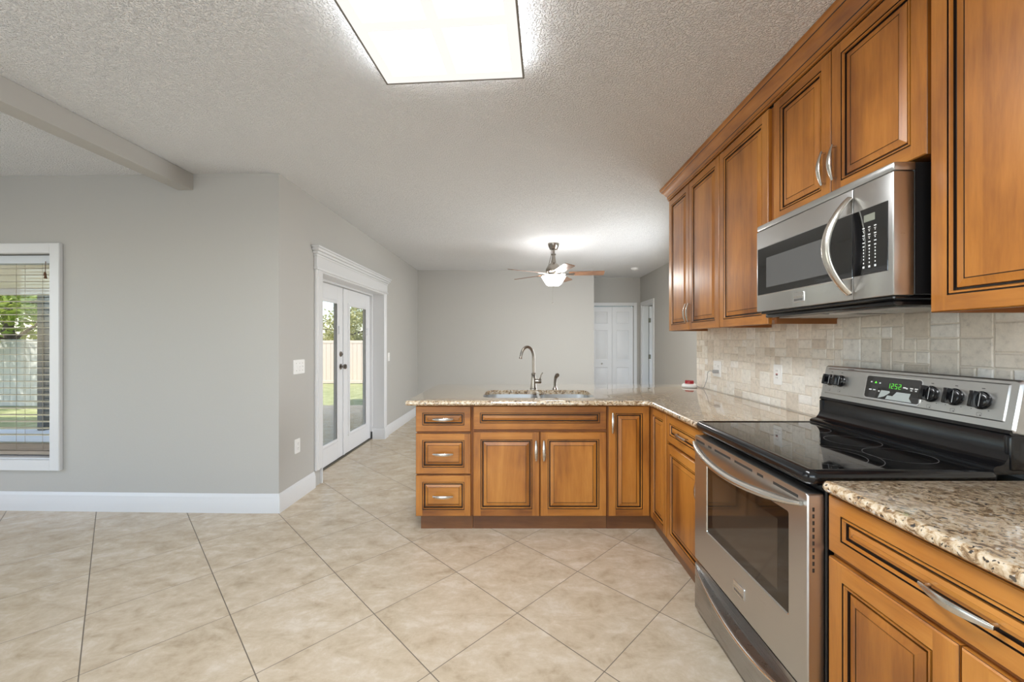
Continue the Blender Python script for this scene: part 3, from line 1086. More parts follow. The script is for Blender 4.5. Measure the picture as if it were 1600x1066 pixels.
# three-drawer base
c = cab('base_cabinet', (-.53, 3.05, 0), 'peninsula base cabinet with three stacked drawers, at the free end of the counter', BASEG)
mb = MB('cab_in')
mb.box((-.713, PF+.0205, .105), (-.328, 3.34, .872), .001)
mb.build('carcass', c)
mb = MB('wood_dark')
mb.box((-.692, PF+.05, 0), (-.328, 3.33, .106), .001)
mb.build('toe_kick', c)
for z0, z1 in ((.689, .865), (.398, .677), (.107, .388)):
    add_front(c, 'drawer', pen(-.716, z0), .380, z1-z0, (.190, (z1-z0)/2, 'h'), stile=.045, horiz=True, slope=.016)

# sink base
c = cab('base_cabinet', (.14, 3.05, 0), 'peninsula base cabinet below the sink with two doors and a long false drawer front', BASEG)
mb = MB('cab_in')
mb.box((-.326, PF+.0205, .105), (.606, PF+.05, .872), .001)
mb.box((-.326, PF+.05, .105), (-.308, 3.34, .872))
mb.box((.588, PF+.05, .105), (.606, 3.34, .872))
mb.box((-.308, 3.325, .105), (.588, 3.34, .872))
mb.box((-.308, PF+.05, .105), (.588, 3.325, .123))
mb.build('carcass', c)
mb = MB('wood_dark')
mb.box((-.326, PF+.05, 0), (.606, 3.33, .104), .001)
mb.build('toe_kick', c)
add_front(c, 'false_front', pen(-.319, .703), .917, .162, stile=.045, horiz=True, slope=.016)
add_front(c, 'door', pen(-.319, .107), .4555, .580, (.4555-.024, .455, 'v'), stile=.05)
add_front(c, 'door', pen(.1425, .107), .4555, .580, (.024, .455, 'v'), stile=.05)

# blind corner with a folding pair of doors
c = cab('corner_cabinet', (1.1, 3.0, 0), 'corner base cabinet with a folding pair of narrow tall doors', BASEG)
mb = MB('cab_in')
mb.prism([(.608, PF+.0205), (RF+.0205, PF+.0205), (RF+.0205, 2.440), (1.56, 2.440), (1.56, 3.34), (.608, 3.34)], WORLD, .105, .872)
mb.build('carcass', c, smooth=0)
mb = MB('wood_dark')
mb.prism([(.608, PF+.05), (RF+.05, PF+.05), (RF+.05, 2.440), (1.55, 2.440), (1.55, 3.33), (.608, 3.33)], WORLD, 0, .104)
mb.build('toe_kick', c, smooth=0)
add_front(c, 'door', pen(.612, .107), RF-.004-.612, .758, (.026, .645, 'v'), stile=.048)
add_front(c, 'door', run(PF-.004, .107), PF-.004-2.447, .758, stile=.048)

# drawer-over-door base between corner and range
c = cab('base_cabinet', (1.2, 2.18, 0), 'base cabinet with one drawer over one door, beyond the range', BASEG)
mb = MB('cab_in')
mb.box((RF+.0205, 1.945, .105), (1.56, 2.438, .872), .001)
mb.build('carcass', c)
mb = MB('wood_dark')
mb.box((RF+.05, 1.945, 0), (1.55, 2.438, .104), .001)
mb.build('toe_kick', c)
add_front(c, 'drawer', run(2.434, .703), .484, .162, (.242, .081, 'h'), stile=.045, horiz=True, slope=.016)
add_front(c, 'door', run(2.434, .107), .484, .580, (.484-.024, .46, 'v'), stile=.05)

# near base cabinet
c = cab('base_cabinet', (1.2, .8, 0), 'base cabinet nearest the camera, a wide drawer over two doors', BASEG)
mb = MB('cab_in')
mb.box((RF+.0205, .464, .105), (1.56, 1.165, .872), .001)
mb.build('carcass', c)
mb = MB('wood_dark')
mb.box((RF+.05, .464, 0), (1.55, 1.165, .104), .001)
mb.build('toe_kick', c)
add_front(c, 'drawer', run(1.161, .703), .692, .162, (.350, .073, 'h'), stile=.045, horiz=True, slope=.018)
add_front(c, 'door', run(1.161, .107), .344, .580, (.344-.022, .40, 'v'), stile=.05)
add_front(c, 'door', run(.813, .107), .344, .580, (.022, .40, 'v'), stile=.05)

# wall cabinets
UB, UT = 1.398, 2.497
def wallcab(label, y1, y0, z0, doors, nm='wall_cabinet'):
    c = cab(nm, (1.42, (y0+y1)/2, z0), label, WALLG)
    mb = MB('cab_in')
    t = .018
    x0, x1 = UF+.0205, XK-.002
    if z0 < 1.6:                                   # open-bottomed box, recessed underside
        mb.box((x0, y1-t, z0), (x1, y1, UT-.011), .001)
        mb.box((x0, y0, z0), (x1, y0+t, UT-.011), .001)
        mb.box((x0, y0+t, z0+.02), (x1, y1-t, UT-.011))
    else:
        mb.box((x0, y0, z0), (x1, y1, UT-.011), .001)
    mb.build('carcass', c)
    for yf, w, hd in doors:
        add_front(c, 'door', run(yf, z0, UF), w, UT-.014-z0, hd, stile=.048)
    return c
wallcab('tall wall cabinet with a pair of doors at the far end above the corner', 3.337, 2.498, UB,
        [(3.334, .388, (.388-.022, .125, 'v')), (2.942, .442, (.022, .125, 'v'))])
wallcab('tall wall cabinet with one wide door beside the microwave, no handle in view', 2.496, 1.968, UB, [(2.492, .487, None)])
wallcab('short wall cabinet with two doors above the microwave', 1.966, 1.221, 1.888,
        [(1.962, .360, (.360-.026, .13, 'v')), (1.598, .374, (.026, .13, 'v'))])
wallcab('tall wall cabinet nearest the camera, to the near side of the microwave', 1.217, .60, UB, [(1.213, .607, None)])

# crown moulding along the wall cabinets
prof = [(-.004, 2.488), (.006, 2.488), (.0065, 2.496), (.004, 2.499, 1), (.004, 2.502, 1), (.010, 2.505), (.013, 2.516), (.0105, 2.519, 1), (.013, 2.522, 1), (.018, 2.530),
        (.027, 2.546), (.040, 2.562), (.0475, 2.567), (.046, 2.570, 1), (.048, 2.573, 1), (.053, 2.578), (.0565, 2.588), (.057, 2.599), (-.004, 2.599)]
mb = MB('wood_h')
def ring(cx, cy, px, py):
    return [(cx+px*o[0], cy+py*o[0], o[1]) for o in prof]
L = [ring(UF, .60, -1, 0), ring(UF, 3.337, -1, 1), ring(XK-.002, 3.337, 0, 1)]
n = len(prof)
for a in range(2):
    for b in range(n):
        cidx = (b+1) % n
        dark = len(prof[b]) > 2 and len(prof[cidx]) > 2
        mb.poly([L[a][b], L[a][cidx], L[a+1][cidx], L[a+1][b]], 'glaze' if dark else 'wood_h')
mb.poly(L[0])
mb.poly(list(reversed(L[-1])))
mb.build('crown_moulding', label='stepped wooden crown moulding running along the wall cabinets to the ceiling', cat='moulding', smooth=30)

# ------------------------------------------------------------------ granite
def offset_loop(P, d, square=None):
    """move a closed counter-clockwise outline inwards by d; edges picked by square(midpoint) stay put"""
    n = len(P)
    out = []
    for i in range(n):
        a, b, c_ = Vector(P[i-1]), Vector(P[i]), Vector(P[(i+1) % n])
        t0, t1 = (b-a).normalized(), (c_-b).normalized()
        n0, n1 = Vector((-t0.y, t0.x)), Vector((-t1.y, t1.x))
        d0 = 0 if square and square((a+b)/2) else d
        d1 = 0 if square and square((b+c_)/2) else d
        det = n0.x*n1.y-n0.y*n1.x
        if abs(det) > .5:
            out.append(b+Vector(((d0*n1.y-d1*n0.y)/det, (n0.x*d1-n1.x*d0)/det)))
        else:
            m_ = n0+n1
            m_ = m_/max(.35, m_.dot(n0))
            out.append(b+m_*(d0+d1)/2)
    return out
def arc(cx, cy, r, a0, a1, n=6):
    return [(cx+r*math.cos(math.radians(a0+(a1-a0)*k/n)), cy+r*math.sin(math.radians(a0+(a1-a0)*k/n))) for k in range(n+1)]
def slab(P, hole, z1, t, name, label, square=None):
    mb = MB('granite')
    r = t/2
    prof = [(r*(1-math.cos(math.radians(a))), z1-r+r*math.sin(math.radians(a))) for a in (90, 65, 40, 15, -15, -40, -65, -90)]
    L = [[(p[0], p[1], z) for p in offset_loop(P, d, square)] for d, z in prof]
    mb.loops(L, caps=False)
    for k in (0, -1):
        bm = bmesh.new()
        E = []
        for lp in [L[k]]+([[(u, v, prof[k][1]) for u, v in hole]] if hole else []):
            vs = [bm.verts.new(p) for p in lp]
            E += [bm.edges.new((vs[i], vs[(i+1) % len(vs)])) for i in range(len(vs))]
        bmesh.ops.triangle_fill(bm, edges=E, use_beauty=True)
        mb.take(bm)
    if hole:
        mb.loops([[(u, v, z1) for u, v in hole], [(u, v, z1-t) for u, v in hole]], caps=False)
    return mb.build(name, label=label, cat='countertop', group='granite countertops', smooth=40)
HX0, HX1, HY0, HY1 = -.268, .545, 2.835, 3.285
hole = rrect(HX1-HX0, HY1-HY0, .085, 6, ((HX0+HX1)/2, (HY0+HY1)/2))
CF = .872
P = [(-.75, 2.68)] + [(CF-.09, 2.68)]
P = arc(-.755, 2.705, .025, 180, 270, 4) + arc(CF-.07, 2.68-.07, .07, 90, 0, 6) + [(CF, 1.941), (1.568, 1.941), (1.568, 3.545), (1.76, 3.545)] + arc(1.70, 3.68, .06, 0, 90, 4) + arc(-.72, 3.68, .06, 90, 180, 4)
slab(P, hole, CT, .034, 'granite_countertop', 'speckled beige granite counter of the peninsula with the sink cut into it', lambda q: (abs(q.y-1.941) < .004 and q.x > .88) or abs(q.x-1.568) < .002)
P = [(CF, 1.158), (CF, .45), (1.568, .45), (1.568, 1.158)]
P = arc(CF+.015, .465, .015, 180, 270, 3)+[(1.568, .45), (1.568, 1.158)]+arc(CF+.015, 1.143, .015, 90, 180, 3)
slab(P, None, CT, .034, 'granite_countertop', 'speckled beige granite counter piece on the near side of the range', lambda q: abs(q.x-1.568) < .002)

# ------------------------------------------------------------------ tumbled stone backsplash (one surface of mixed tiles)
rnd = random.Random(21)
un = .0515
mb = MB('grout')
NY, NZ = int((3.535-.0)/un), 12
y_end, z0b = 3.532, CT+.002
mb.box((XK-.007, .05, CT-.004), (XK-.0005, 3.534, 1.47))
occ = set()
for j in range(NZ):
    for i in range(NY):
        if (i, j) in occ:
            continue
        opts = [(1, 1), (2, 1), (2, 1), (1, 2), (2, 2), (1, 1), (2, 2)]
        rnd.shuffle(opts)
        for a, b in opts:
            cells = [(i+p, j+q) for p in range(a) for q in range(b)]
            if all(cc not in occ and cc[0] < NY and cc[1] < NZ for cc in cells):
                occ.update(cells)
                break
        y1, y0 = y_end-i*un-.0014, y_end-(i+a)*un+.0014
        zz0, zz1 = z0b+j*un+.0014, min(z0b+(j+b)*un-.0014, 1.47)
        if zz1-zz0 < .01 or y0 < .06:
            continue
        fr = Fr((XK-.004, y1, zz0), -Y, Z)
        w, h = y1-y0, zz1-zz0
        e = .0035
        g = .0022
        R = lambda s, d: [fr.p(s+rnd.uniform(0, g), s+rnd.uniform(0, g), d), fr.p(w-s-rnd.uniform(0, g), s+rnd.uniform(0, g), d),
                          fr.p(w-s-rnd.uniform(0, g), h-s-rnd.uniform(0, g), d), fr.p(s+rnd.uniform(0, g), h-s-rnd.uniform(0, g), d)]
        A, B, Cc = R(0, 0), R(0, .005), R(e, .0078+rnd.uniform(-.0008, .0008))
        tm = TR[rnd.choice([0, 0, 0, 1, 2, 2, 2, 4, 4, 5, 3])] if rnd.random() > .0 else TR[0]
        for U_, V_ in ((A, B), (B, Cc)):
            for k in range(4):
                mb.poly([U_[k], U_[(k+1) % 4], V_[(k+1) % 4], V_[k]], tm)
        mb.poly(Cc, tm)
mb.build('tile_backsplash', label='mixed-size tumbled travertine tile backsplash between counter and wall cabinets', cat='backsplash', smooth=0, weld=False)

# ------------------------------------------------------------------ sink, tap, sprayer
root = thing('kitchen_sink', ((HX0+HX1)/2, (HY0+HY1)/2, CT-.24), 'undermount double bowl stainless sink set in the peninsula', 'sink')
mid = .150
for x0, x1 in ((HX0-.006, mid-.012), (mid+.012, HX1+.006)):
    mb = MB('sink_steel')
    w, h = x1-x0, HY1-HY0+.012
    cx, cy = (x0+x1)/2, (HY0+HY1)/2
    L = []
    for ins, z, r in ((-.0, CT-.0345, .085), (.0, CT-.036, .085), (.003, CT-.06, .08), (.010, CT-.19, .075), (.030, CT-.222, .06), (.07, CT-.228, .045)):
        L.append([(u, v, z) for u, v in rrect(w-2*ins, h-2*ins, min(r, (w-2*ins)/2-.001), 6, (cx, cy))])
    mb.loops(L, caps=False)
    mb.poly(L[-1])
    b = mb.build('bowl', root, smooth=50)
    mb = MB('chrome')
    mb.lathe([(.056, CT-.2275), (.054, CT-.2255), (.040, CT-.226), (.036, CT-.2305), (.001, CT-.2305)], (cx, cy+.03, 0), 24, caps=False)
    mb.build('drain', b)
mb = MB('sink_steel')
mb.box((mid-.0122, HY0-.006, CT-.10), (mid+.0122, HY1+.006, CT-.0345), .003)
mb.build('divider', root)

fx, fy = .118, 3.365
root = thing('kitchen_faucet', (fx, fy, CT), 'tall gooseneck kitchen faucet behind the sink with a side lever', 'faucet')
mb = MB('pewter')
mb.lathe([(.030, CT), (.030, CT+.006), (.026, CT+.010), (.0235, CT+.045), (.020, CT+.085), (.0175, CT+.118), (.0195, CT+.122), (.0195, CT+.130), (.014, CT+.136), (.001, CT+.137)], (fx, fy, 0), 28, caps=False)
mb.build('body', root)
path = [(fx, fy, CT+.12+.02*k) for k in range(8)]
R_ = .058
dx, dy = -.92, -.39
for k in range(1, 14):
    a = math.radians(180-168*k/13)
    s = R_+R_*math.cos(a)
    path.append((fx+dx*s, fy+dy*s, CT+.262+1.62*R_*math.sin(a)))
mb = MB('pewter')
mb.tube(path, [.0122]*8+[.0120]*13, 16)
e = Vector(path[-1])
dn = (e-Vector(path[-2])).normalized()
mb.lathe([(.0118, 0), (.0118, .012), (.0145, .016), (.0150, .024), (.0125, .026), (.001, .0262)], e, 18, axis=dn)
mb.build('spout', root)
hb = Vector((fx+.018, fy, CT+.066))
mb = MB('pewter')
ax = Vector((1, -.12, .04)).normalized()
mb.lathe([(.018, -.01), (.018, .012), (.0205, .015), (.0205, .040), (.0175, .046), (.010, .049), (.001, .0495)], hb, 20, axis=ax)
mb.build('lever_hub', root)
p0 = hb+ax*.034+Z*.012
mb = MB('pewter')
mb.tube([p0, p0+Vector((.004, -.004, .018)), p0+Vector((.010, -.010, .040)), p0+Vector((.022, -.014, .058)), p0+Vector((.026, -.015, .062))], [.0065, .0055, .0048, .0062, .002], 10)
mb.build('lever', root)

sx, sy = .298, 3.355
root = thing('side_sprayer', (sx, sy, CT), 'small pewter side sprayer standing beside the faucet', 'sprayer')
mb = MB('pewter')
mb.lathe([(.022, CT), (.021, CT+.006), (.015, CT+.014), (.0125, CT+.026), (.001, CT+.027)], (sx, sy, 0), 20, caps=False)
mb.build('base', root)
mb = MB('pewter')
mb.tube([(sx, sy, CT+.02), (sx+.001, sy, CT+.05), (sx+.004, sy-.002, CT+.085), (sx+.008, sy-.006, CT+.105), (sx+.016, sy-.018, CT+.118), (sx+.020, sy-.026, CT+.119)],
        [.0110, .0122, .0135, .0155, .0185, .0165], 14)
mb.build('spray_head', root)

# ------------------------------------------------------------------ red and white alarm puck with its cord
ax_, ay_ = 1.475, 3.46
root = thing('alarm_device', (ax_, ay_, CT), 'round white gadget with a red top and cord on the counter', 'device')
mb = MB('plastic')
mb.lathe([(.052, CT+.002), (.062, CT+.004), (.064, CT+.009), (.064, CT+.0105)], (ax_, ay_, 0), 32)
mb.lathe([(.060, CT+.0125), (.064, CT+.0135), (.062, CT+.024), (.052, CT+.034), (.030, CT+.036)], (ax_, ay_, 0), 32)
mb.lathe([(.059, CT+.010), (.059, CT+.013)], (ax_, ay_, 0), 32, 'slot')
mb.build('base', root)
mb = MB('red')
mb.lathe([(.036, CT+.034), (.036, CT+.060), (.032, CT+.064), (.001, CT+.065)], (ax_, ay_, 0), 28)
mb.build('red_dome', root)
mb = MB('cord_grey')
oy, oz = 3.155-.026, 1.075
pts = [(ax_+.05, ay_-.035, CT+.016), (ax_+.066, ay_-.06, CT+.006), (ax_+.076, ay_-.10, CT+.010), (ax_+.074, ay_-.14, CT+.05), (ax_+.066, ay_-.19, CT+.10), (ax_+.055, oy+.11, oz-.018), (ax_+.05, oy+.06, oz), (ax_+.05, oy+.02, oz)]
def smooth_path(P, n=6):
    P = [Vector(p) for p in P]
    out = []
    for i in range(len(P)-1):
        a, b, c_, d = P[max(i-1, 0)], P[i], P[i+1], P[min(i+2, len(P)-1)]
        for k in range(n):
            t = k/n
            out.append(.5*((2*b)+(c_-a)*t+(2*a-5*b+4*c_-d)*t*t+(3*b-a-3*c_+d)*t**3))
    return out+[P[-1]]
mb.tube(smooth_path(pts), .0026, 8)
mb.build('cord', root)
mb = MB('cord_grey')
mb.box((BSX-.05, oy-.014, oz-.013), (BSX-.0082, oy+.014, oz+.013), .004, seg=2)
mb.build('plug', root)

# ------------------------------------------------------------------ range
RY1_, RY0_ = 1.932, 1.176                 # far and near sides
DXF = .850                               # oven door face
root = thing('kitchen_range', (1.2, (RY0_+RY1_)/2, 0), 'freestanding stainless electric range with black glass cooktop and rear control panel', 'range')
mb = MB('black')
mb.box((.905, RY0_, .03), (1.56, RY1_, .885), .004)
for yy in (RY0_+.05, RY1_-.05):
    for xx in (.95, 1.5):
        mb.lathe([(.016, 0), (.016, .032)], (xx, yy, 0), 12)
mb.build('body', root)

# cooktop: thick rounded black rim and a glass plate with printed rings
mb = MB('black')
out0 = rrect(.575, RY1_-RY0_+.010, .03, 4, (1.1375, (RY0_+RY1_)/2))
def cl(ins, z):
    return [(u, v, z) for u, v in offset_loop(out0, ins)]
mb.loops([cl(.030, .880), cl(.008, .884), cl(.001, .896), cl(0, .908), cl(.004, .921), (cl(.013, .927)), cl(.024, .928), cl(.030, .9245)], caps=False)
mb.poly(list(reversed(cl(.030, .880))))
ck = mb.build('cooktop', root, smooth=60)
mb = MB('black_glass')
g0 = [(u, v) for u, v in offset_loop(out0, .0295)]
mb.prism(g0, WORLD, .905, .9245)
mb.build('cooktop_glass', ck, smooth=0)
def burner(cx, cy, rs):
    mb = MB('ring')
    for r in rs:
        for a, b in ((r-.0012, r+.0004),):
            n = 56
            A = [(cx+a*math.cos(2*PI*k/n), cy+a*math.sin(2*PI*k/n), .92485) for k in range(n)]
            B = [(cx+b*math.cos(2*PI*k/n), cy+b*math.sin(2*PI*k/n), .92485) for k in range(n)]
            for k in range(n):
                mb.poly([A[k], B[k], B[(k+1) % n], A[(k+1) % n]])
    mb.build('burner_ring', ck, smooth=0)
burner(1.285, 1.350, [.095])
burner(1.055, 1.355, [.140, .100])
burner(1.290, 1.545, [.088])
burner(1.035, 1.740, [.095])
burner(1.280, 1.765, [.080])

# curved black riser between cooktop and control panel
mb = MB('black')
prof = [(1.405, .915), (1.405, .934), (1.414, .940), (1.424, .941), (1.436, .946), (1.448, .962), (1.456, .985), (1.460, 1.010), (1.460, 1.030), (1.452, 1.036), (1.456, 1.046), (1.5655, 1.046), (1.5655, .915)]
mb.loops([[(x, y, z) for x, z in prof] for y in (RY0_+.004, RY1_-.004)])
for y0 in (RY0_-.001, RY1_-.022):           # rolled ends
    mb.box((1.452, y0, .925), (1.5655, y0+.023, 1.032), .008, seg=2)
mb.build('riser', root, smooth=40)
# tilted stainless control panel
px0, pz0, px1, pz1 = 1.456, 1.036, 1.486, 1.196
up = Vector((px1-px0, 0, pz1-pz0)).normalized()
PFm = Fr((px0, RY1_+.002, pz0), -Y, up)
pw, ph = RY1_-RY0_+.004, math.hypot(px1-px0, pz1-pz0)
mb = MB('steel')
mb.prism([(u+pw/2, v+ph/2) for u, v in rrect(pw, ph, .012, 4)], PFm, -.075, .0, bev=.006)
mb.prism([(u+pw/2, v+ph/2+.008) for u, v in rrect(pw-.05, ph-.045, .003, 2)], PFm, -.002, .0035, bev=.0035)
pn = mb.build('control_panel', root, smooth=30)
mb = MB('black')
mb.box((px1+.03, RY0_+.001, 1.04), (1.5655, RY1_-.001, 1.172), .004)
mb.build('panel_back', root)
# display window
du0, du1, dv0, dv1 = .248, .476, .042, .132
mb = MB('chrome')
mb.prism([((du0+du1)/2+u, (dv0+dv1)/2+v) for u, v in rrect(du1-du0+.008, dv1-dv0+.008, .013, 4)], PFm, .0, .0050)
mb.build('display_bezel', pn)
mb = MB('black_glass')
mb.prism([((du0+du1)/2+u, (dv0+dv1)/2+v) for u, v in rrect(du1-du0, dv1-dv0, .010, 4)], PFm, .001, .0058)
ds = mb.build('display', pn)
SEG = {'1': 'bc', '2': 'abged', '5': 'afgcd'}
def seven(mb, fr, ch, w, h, t):
    S_ = {'a': ((0, h), (w, h)), 'b': ((w, h), (w, h/2)), 'c': ((w, h/2), (w, 0)), 'd': ((0, 0), (w, 0)), 'e': ((0, 0), (0, h/2)), 'f': ((0, h/2), (0, h)), 'g': ((0, h/2), (w, h/2))}
    for q in SEG[ch]:
        (a, b), (c_, d) = S_[q]
        mb.box((min(a, c_)-t/2, min(b, d)-t/2, 0), (max(a, c_)+t/2, max(b, d)+t/2, .0004), 0, None, fr)
mb = MB('green')
u = .351
for ch in '1252':
    seven(mb, PFm.at(u-.004, .090, .0059), ch, .0078, .018, .0014)
    u += .0152
mb.build('clock_digits', ds, smooth=0)
for u, v in ((.272, .108), (.311, .106), (.272, .076), (.290, .076), (.312, .073), (.425, .096), (.443, .098), (.443, .090), (.461, .098), (.461, .090), (.4155, .098)):
    mb = MB('mark')
    w_ = .0035 if v not in (.076, .098) else .006
    mb.box((u-w_, v-.0022, .0059), (u+w_, v+.0022, .0062), 0, None, PFm)
    mb.build('display_icon', ds, smooth=0)
mb = MB('green')
mb.poly([PFm.p(.286, .104, .0061), PFm.p(.298, .104, .0061), PFm.p(.292, .113, .0061)])
mb.build('lit_icon', ds, smooth=0)
mb = MB('film')
mb.poly([PFm.p(.312, .045, .0064), PFm.p(.340, .055, .0066), PFm.p(.362, .072, .0070), PFm.p(.358, .078, .0068), PFm.p(.322, .078, .0064)])
mb.poly([PFm.p(.345, .045, .0064), PFm.p(.352, .060, .0066), PFm.p(.374, .060, .0070), PFm.p(.388, .078, .0066), PFm.p(.444, .078, .0070), PFm.p(.440, .060, .0066), PFm.p(.452, .045, .0064)])
mb.build('peeling_film', ds, smooth=0)
def knob(u, v, r=.021):
    fr = PFm.at(u, v, .003)
    kb = MB('black')
    kb.lathe([(r+.003, 0), (r+.003, .004), (r, .006), (r*.98, .015), (r*.85, .017), (.001, .0172)], fr.O, 28, axis=fr.N)
    kb.box((-.0075, -r*1.0, .014), (.0075, r*1.0, .038), .003, 'black', fr, 2)
    k_ = kb.build('knob', pn)
    ln = MB('mark')
    ln.box((.0076, -r*.8, .0165), (.0088, r*.8, .0176), 0, None, fr)
    ln.build('white_line', k_, smooth=0)  # thin white line along the foot of the grip
for u in (.054, .112):
    knob(u, .094, .0235)
for u in (.512, .590, .668):
    knob(u, .088, .026)
for u in (.054, .112, .512, .590, .668):
    mb = MB('mark_dk')
    v0 = .094 if u < .2 else .088
    mb.box((u-.0045, v0+.037, .0036), (u+.0045, v0+.0395, .0039), 0, None, PFm)
    for a in (-1, 1):
        mb.build('knob_lettering', pn, smooth=0, weld=False)
        mb = MB('mark_dk')
        mb.box((u+a*.024-.002, v0-.031, .0036), (u+a*.024+.002, v0-.029, .0039), 0, None, PFm)
    mb.build('knob_lettering', pn, smooth=0, weld=False)
    mb = MB('mark_dk')
    o = rrect(.014, .011, .002, 2, (u, v0-.045))
    i = rrect(.0128, .0098, .002, 2, (u, v0-.045))
    for k in range(len(o)):
        a, b = o[k], o[(k+1) % len(o)]
        c_, d = i[(k+1) % len(i)], i[k]
        mb.poly([PFm.p(*a, .0038), PFm.p(*b, .0038), PFm.p(*c_, .0038), PFm.p(*d, .0038)])
    mb.box((u+.002, v0-.049, .0036), (u+.005, v0-.046, .0039), 0, None, PFm)
    mb.build('burner_icon', pn, smooth=0, weld=False)
mb = MB('mark_dk')
mb.box((.140, .150, .0036), (.172, .1525, .0039), 0, None, PFm)
mb.build('panel_lettering', pn, smooth=0)

# oven door
DF = Fr((DXF, RY1_-.002, .268), -Y, Z)
dw, dh = RY1_-RY0_-.004, .590
def panel_with_hole(mb, fr, w, h, hole, t, m):
    u0, u1, v0, v1 = hole
    mb.box((0, 0, -t), (u0, h, 0), .003, m, fr)
    mb.box((u1, 0, -t), (w, h, 0), .003, m, fr)
    mb.box((u0-.003, 0, -t), (u1+.003, v0, 0), .003, m, fr)
    mb.box((u0-.003, v1, -t), (u1+.003, h, 0), .003, m, fr)
mb = MB('steel')
bm = bmesh.new()
# a one-piece skin: rounded outer edge, window opening
hu0, hu1, hv0, hv1 = .118, .672, .175, .505
outer = rrect(dw, dh, .008, 3, (dw/2, dh/2))
inner = rrect(hu1-hu0, hv1-hv0, .008, 3, ((hu0+hu1)/2, (hv0+hv1)/2))
E = []
for lp in (outer, inner):
    vs = [bm.verts.new(DF.p(u, v, 0)) for u, v in lp]
    E += [bm.edges.new((vs[i], vs[(i+1) % len(vs)])) for i in range(len(vs))]
bmesh.ops.triangle_fill(bm, edges=E, use_beauty=True)
mb.take(bm)
ou2 = rrect(dw+.006, dh+.004, .010, 3, (dw/2, dh/2))
mb.loops([[DF.p(u, v, 0) for u, v in outer], [DF.p(u, v, -.004) for u, v in ou2], [DF.p(u, v, -.048) for u, v in ou2]], caps=False)
mb.poly([DF.p(u, v, -.048) for u, v in ou2])
in2 = rrect(hu1-hu0-.008, hv1-hv0-.008, .006, 3, ((hu0+hu1)/2, (hv0+hv1)/2))
mb.loops([[DF.p(u, v, 0) for u, v in inner], [DF.p(u, v, -.004) for u, v in in2]], m='chrome', caps=False)
od = mb.build('oven_door', root, smooth=30)
mb = MB('dark_window')
mb.prism(in2, DF, -.02, -.0035)
ow = mb.build('oven_window', od, smooth=0)
mb = MB('grey_window')
mb.mats = []
mb = MB(mat('oven_window_tint', (.045, .032, .022), .06, spec=.75))
mb.box((hu0+.05, hv0+.045, -.0036), (hu1-.06, hv1-.05, -.0032), 0, None, DF)
mb.build('inner_glass', ow, smooth=0)
# vents along the top of the door
mb = MB('slot')
for a, b in ((.015, .10), (.135, .165), (.195, .325), (.355, .475), (.505, .54), (.595, .715)):
    mb.box((a, .565, -.002), (b, .574, .0006), 0, None, DF)
for k in range(10):
    mb.box((dw+.0012, .540-.020*k, -.0200), (dw+.0036, .552-.020*k, -.014), 0, None, DF)
mb.build('vent_slots', od, smooth=0)
# bowed handle
mb = MB('nickel')
pts, R_ = [], []
for k in range(25):
    t = k/24
    s = math.sin(PI*t)
    pts.append(DF.p(.012+t*(dw-.024), .558-.036*s**.8, .008+.046*s**.75))
    R_.append(.0085+.0085*min(1, s*2.2))
mb.tube(pts, R_, 16, flat=.8, side=Z)
mb.build('handle', od)
# maker's badge (two-tone plate)
def badge(fr, w, h, parent):
    b = MB('chrome')
    b.prism(rrect(w, h, .003, 2), fr, -.001, .0035, bev=.001)
    b.box((-w*.46, -h*.02, .003), (w*.46, h*.13, .0045), .0005, 'nickel', fr)
    b.box((-w*.44, -h*.38, .0034), (w*.44, -h*.10, .0037), 0, 'steel_dk', fr)
    for k in range(9):
        u = -w*.37+w*.74*k/8
        b.box((u-w*.022, -h*.31, .0036), (u+w*.022, -h*.19, .0039), 0, 'mark_dk', fr)
    b.build('badge', parent, smooth=20)
badge(DF.at(.388, .080, 0), .074, .045, od)
# storage drawer
WF = Fr((DXF, RY1_-.002, .028), -Y, Z)
wh = .222
mb = MB('steel_dk')
secs = []
N_ = 25
def drawer_profile(t):
    s = math.sin(PI*t)**.7
    d = .012+.085*s          # depth of the scooped recess below the top edge
    return [(0, -.045), (0, 0), (wh-d-.012, 0), (wh-d-.006, .007*s), (wh-d, .009*s), (wh-d+.004, .004*s), (wh-d+.003, -.034*s), (wh-.010, -.016*s-.002), (wh, -.010), (wh, -.045)]
for k in range(N_):
    t = k/(N_-1)
    secs.append([WF.p(t*dw, v, w_) for v, w_ in drawer_profile(t)])
mb.loops(secs)
dr = mb.build('storage_drawer', root, smooth=40)
mb = MB('chrome')
pts = []
for k in range(N_):
    t = .02+.96*k/(N_-1)
    s = math.sin(PI*t)**.7
    pts.append(WF.p(t*dw, wh-.012-.085*s-.003, .008*s+.002))
mb.tube(pts, [.003+.004*math.sin(PI*k/(N_-1)) for k in range(N_)], 10)
mb.build('handle', dr)

# ------------------------------------------------------------------ microwave
MY1, MY0, MX = 1.957, 1.240, 1.165
MZ0, MZ1 = 1.455, 1.873
MF = Fr((MX, MY1, MZ0), -Y, Z)
mw_, mh_ = MY1-MY0, MZ1-MZ0
root = thing('microwave_oven', (1.38, (MY0+MY1)/2, MZ0-.03), 'stainless over-the-range microwave with black window and curved vertical handle', 'microwave')
mb = MB('black_matt')
mb.box((MX+.067, MY0+.004, MZ0+.002), (1.565, MY1-.004, MZ1), .003)
mb.build('body', root)
mb = MB('steel')
mb.box((0, .390, -.072), (mw_, mh_, -.001), .006, None, MF, 2)
mb.build('top_grille', root)
su = MY1-1.391
mb = MB('steel')
mb.box((0, 0, -.066), (su-.001, .3885, 0), .004, None, MF, 2)
md = mb.build('door', root)
mb = MB('steel')
mb.box((su+.001, 0, -.066), (mw_, .3885, 0), .004, None, MF, 2)
mc = mb.build('control_panel', root)
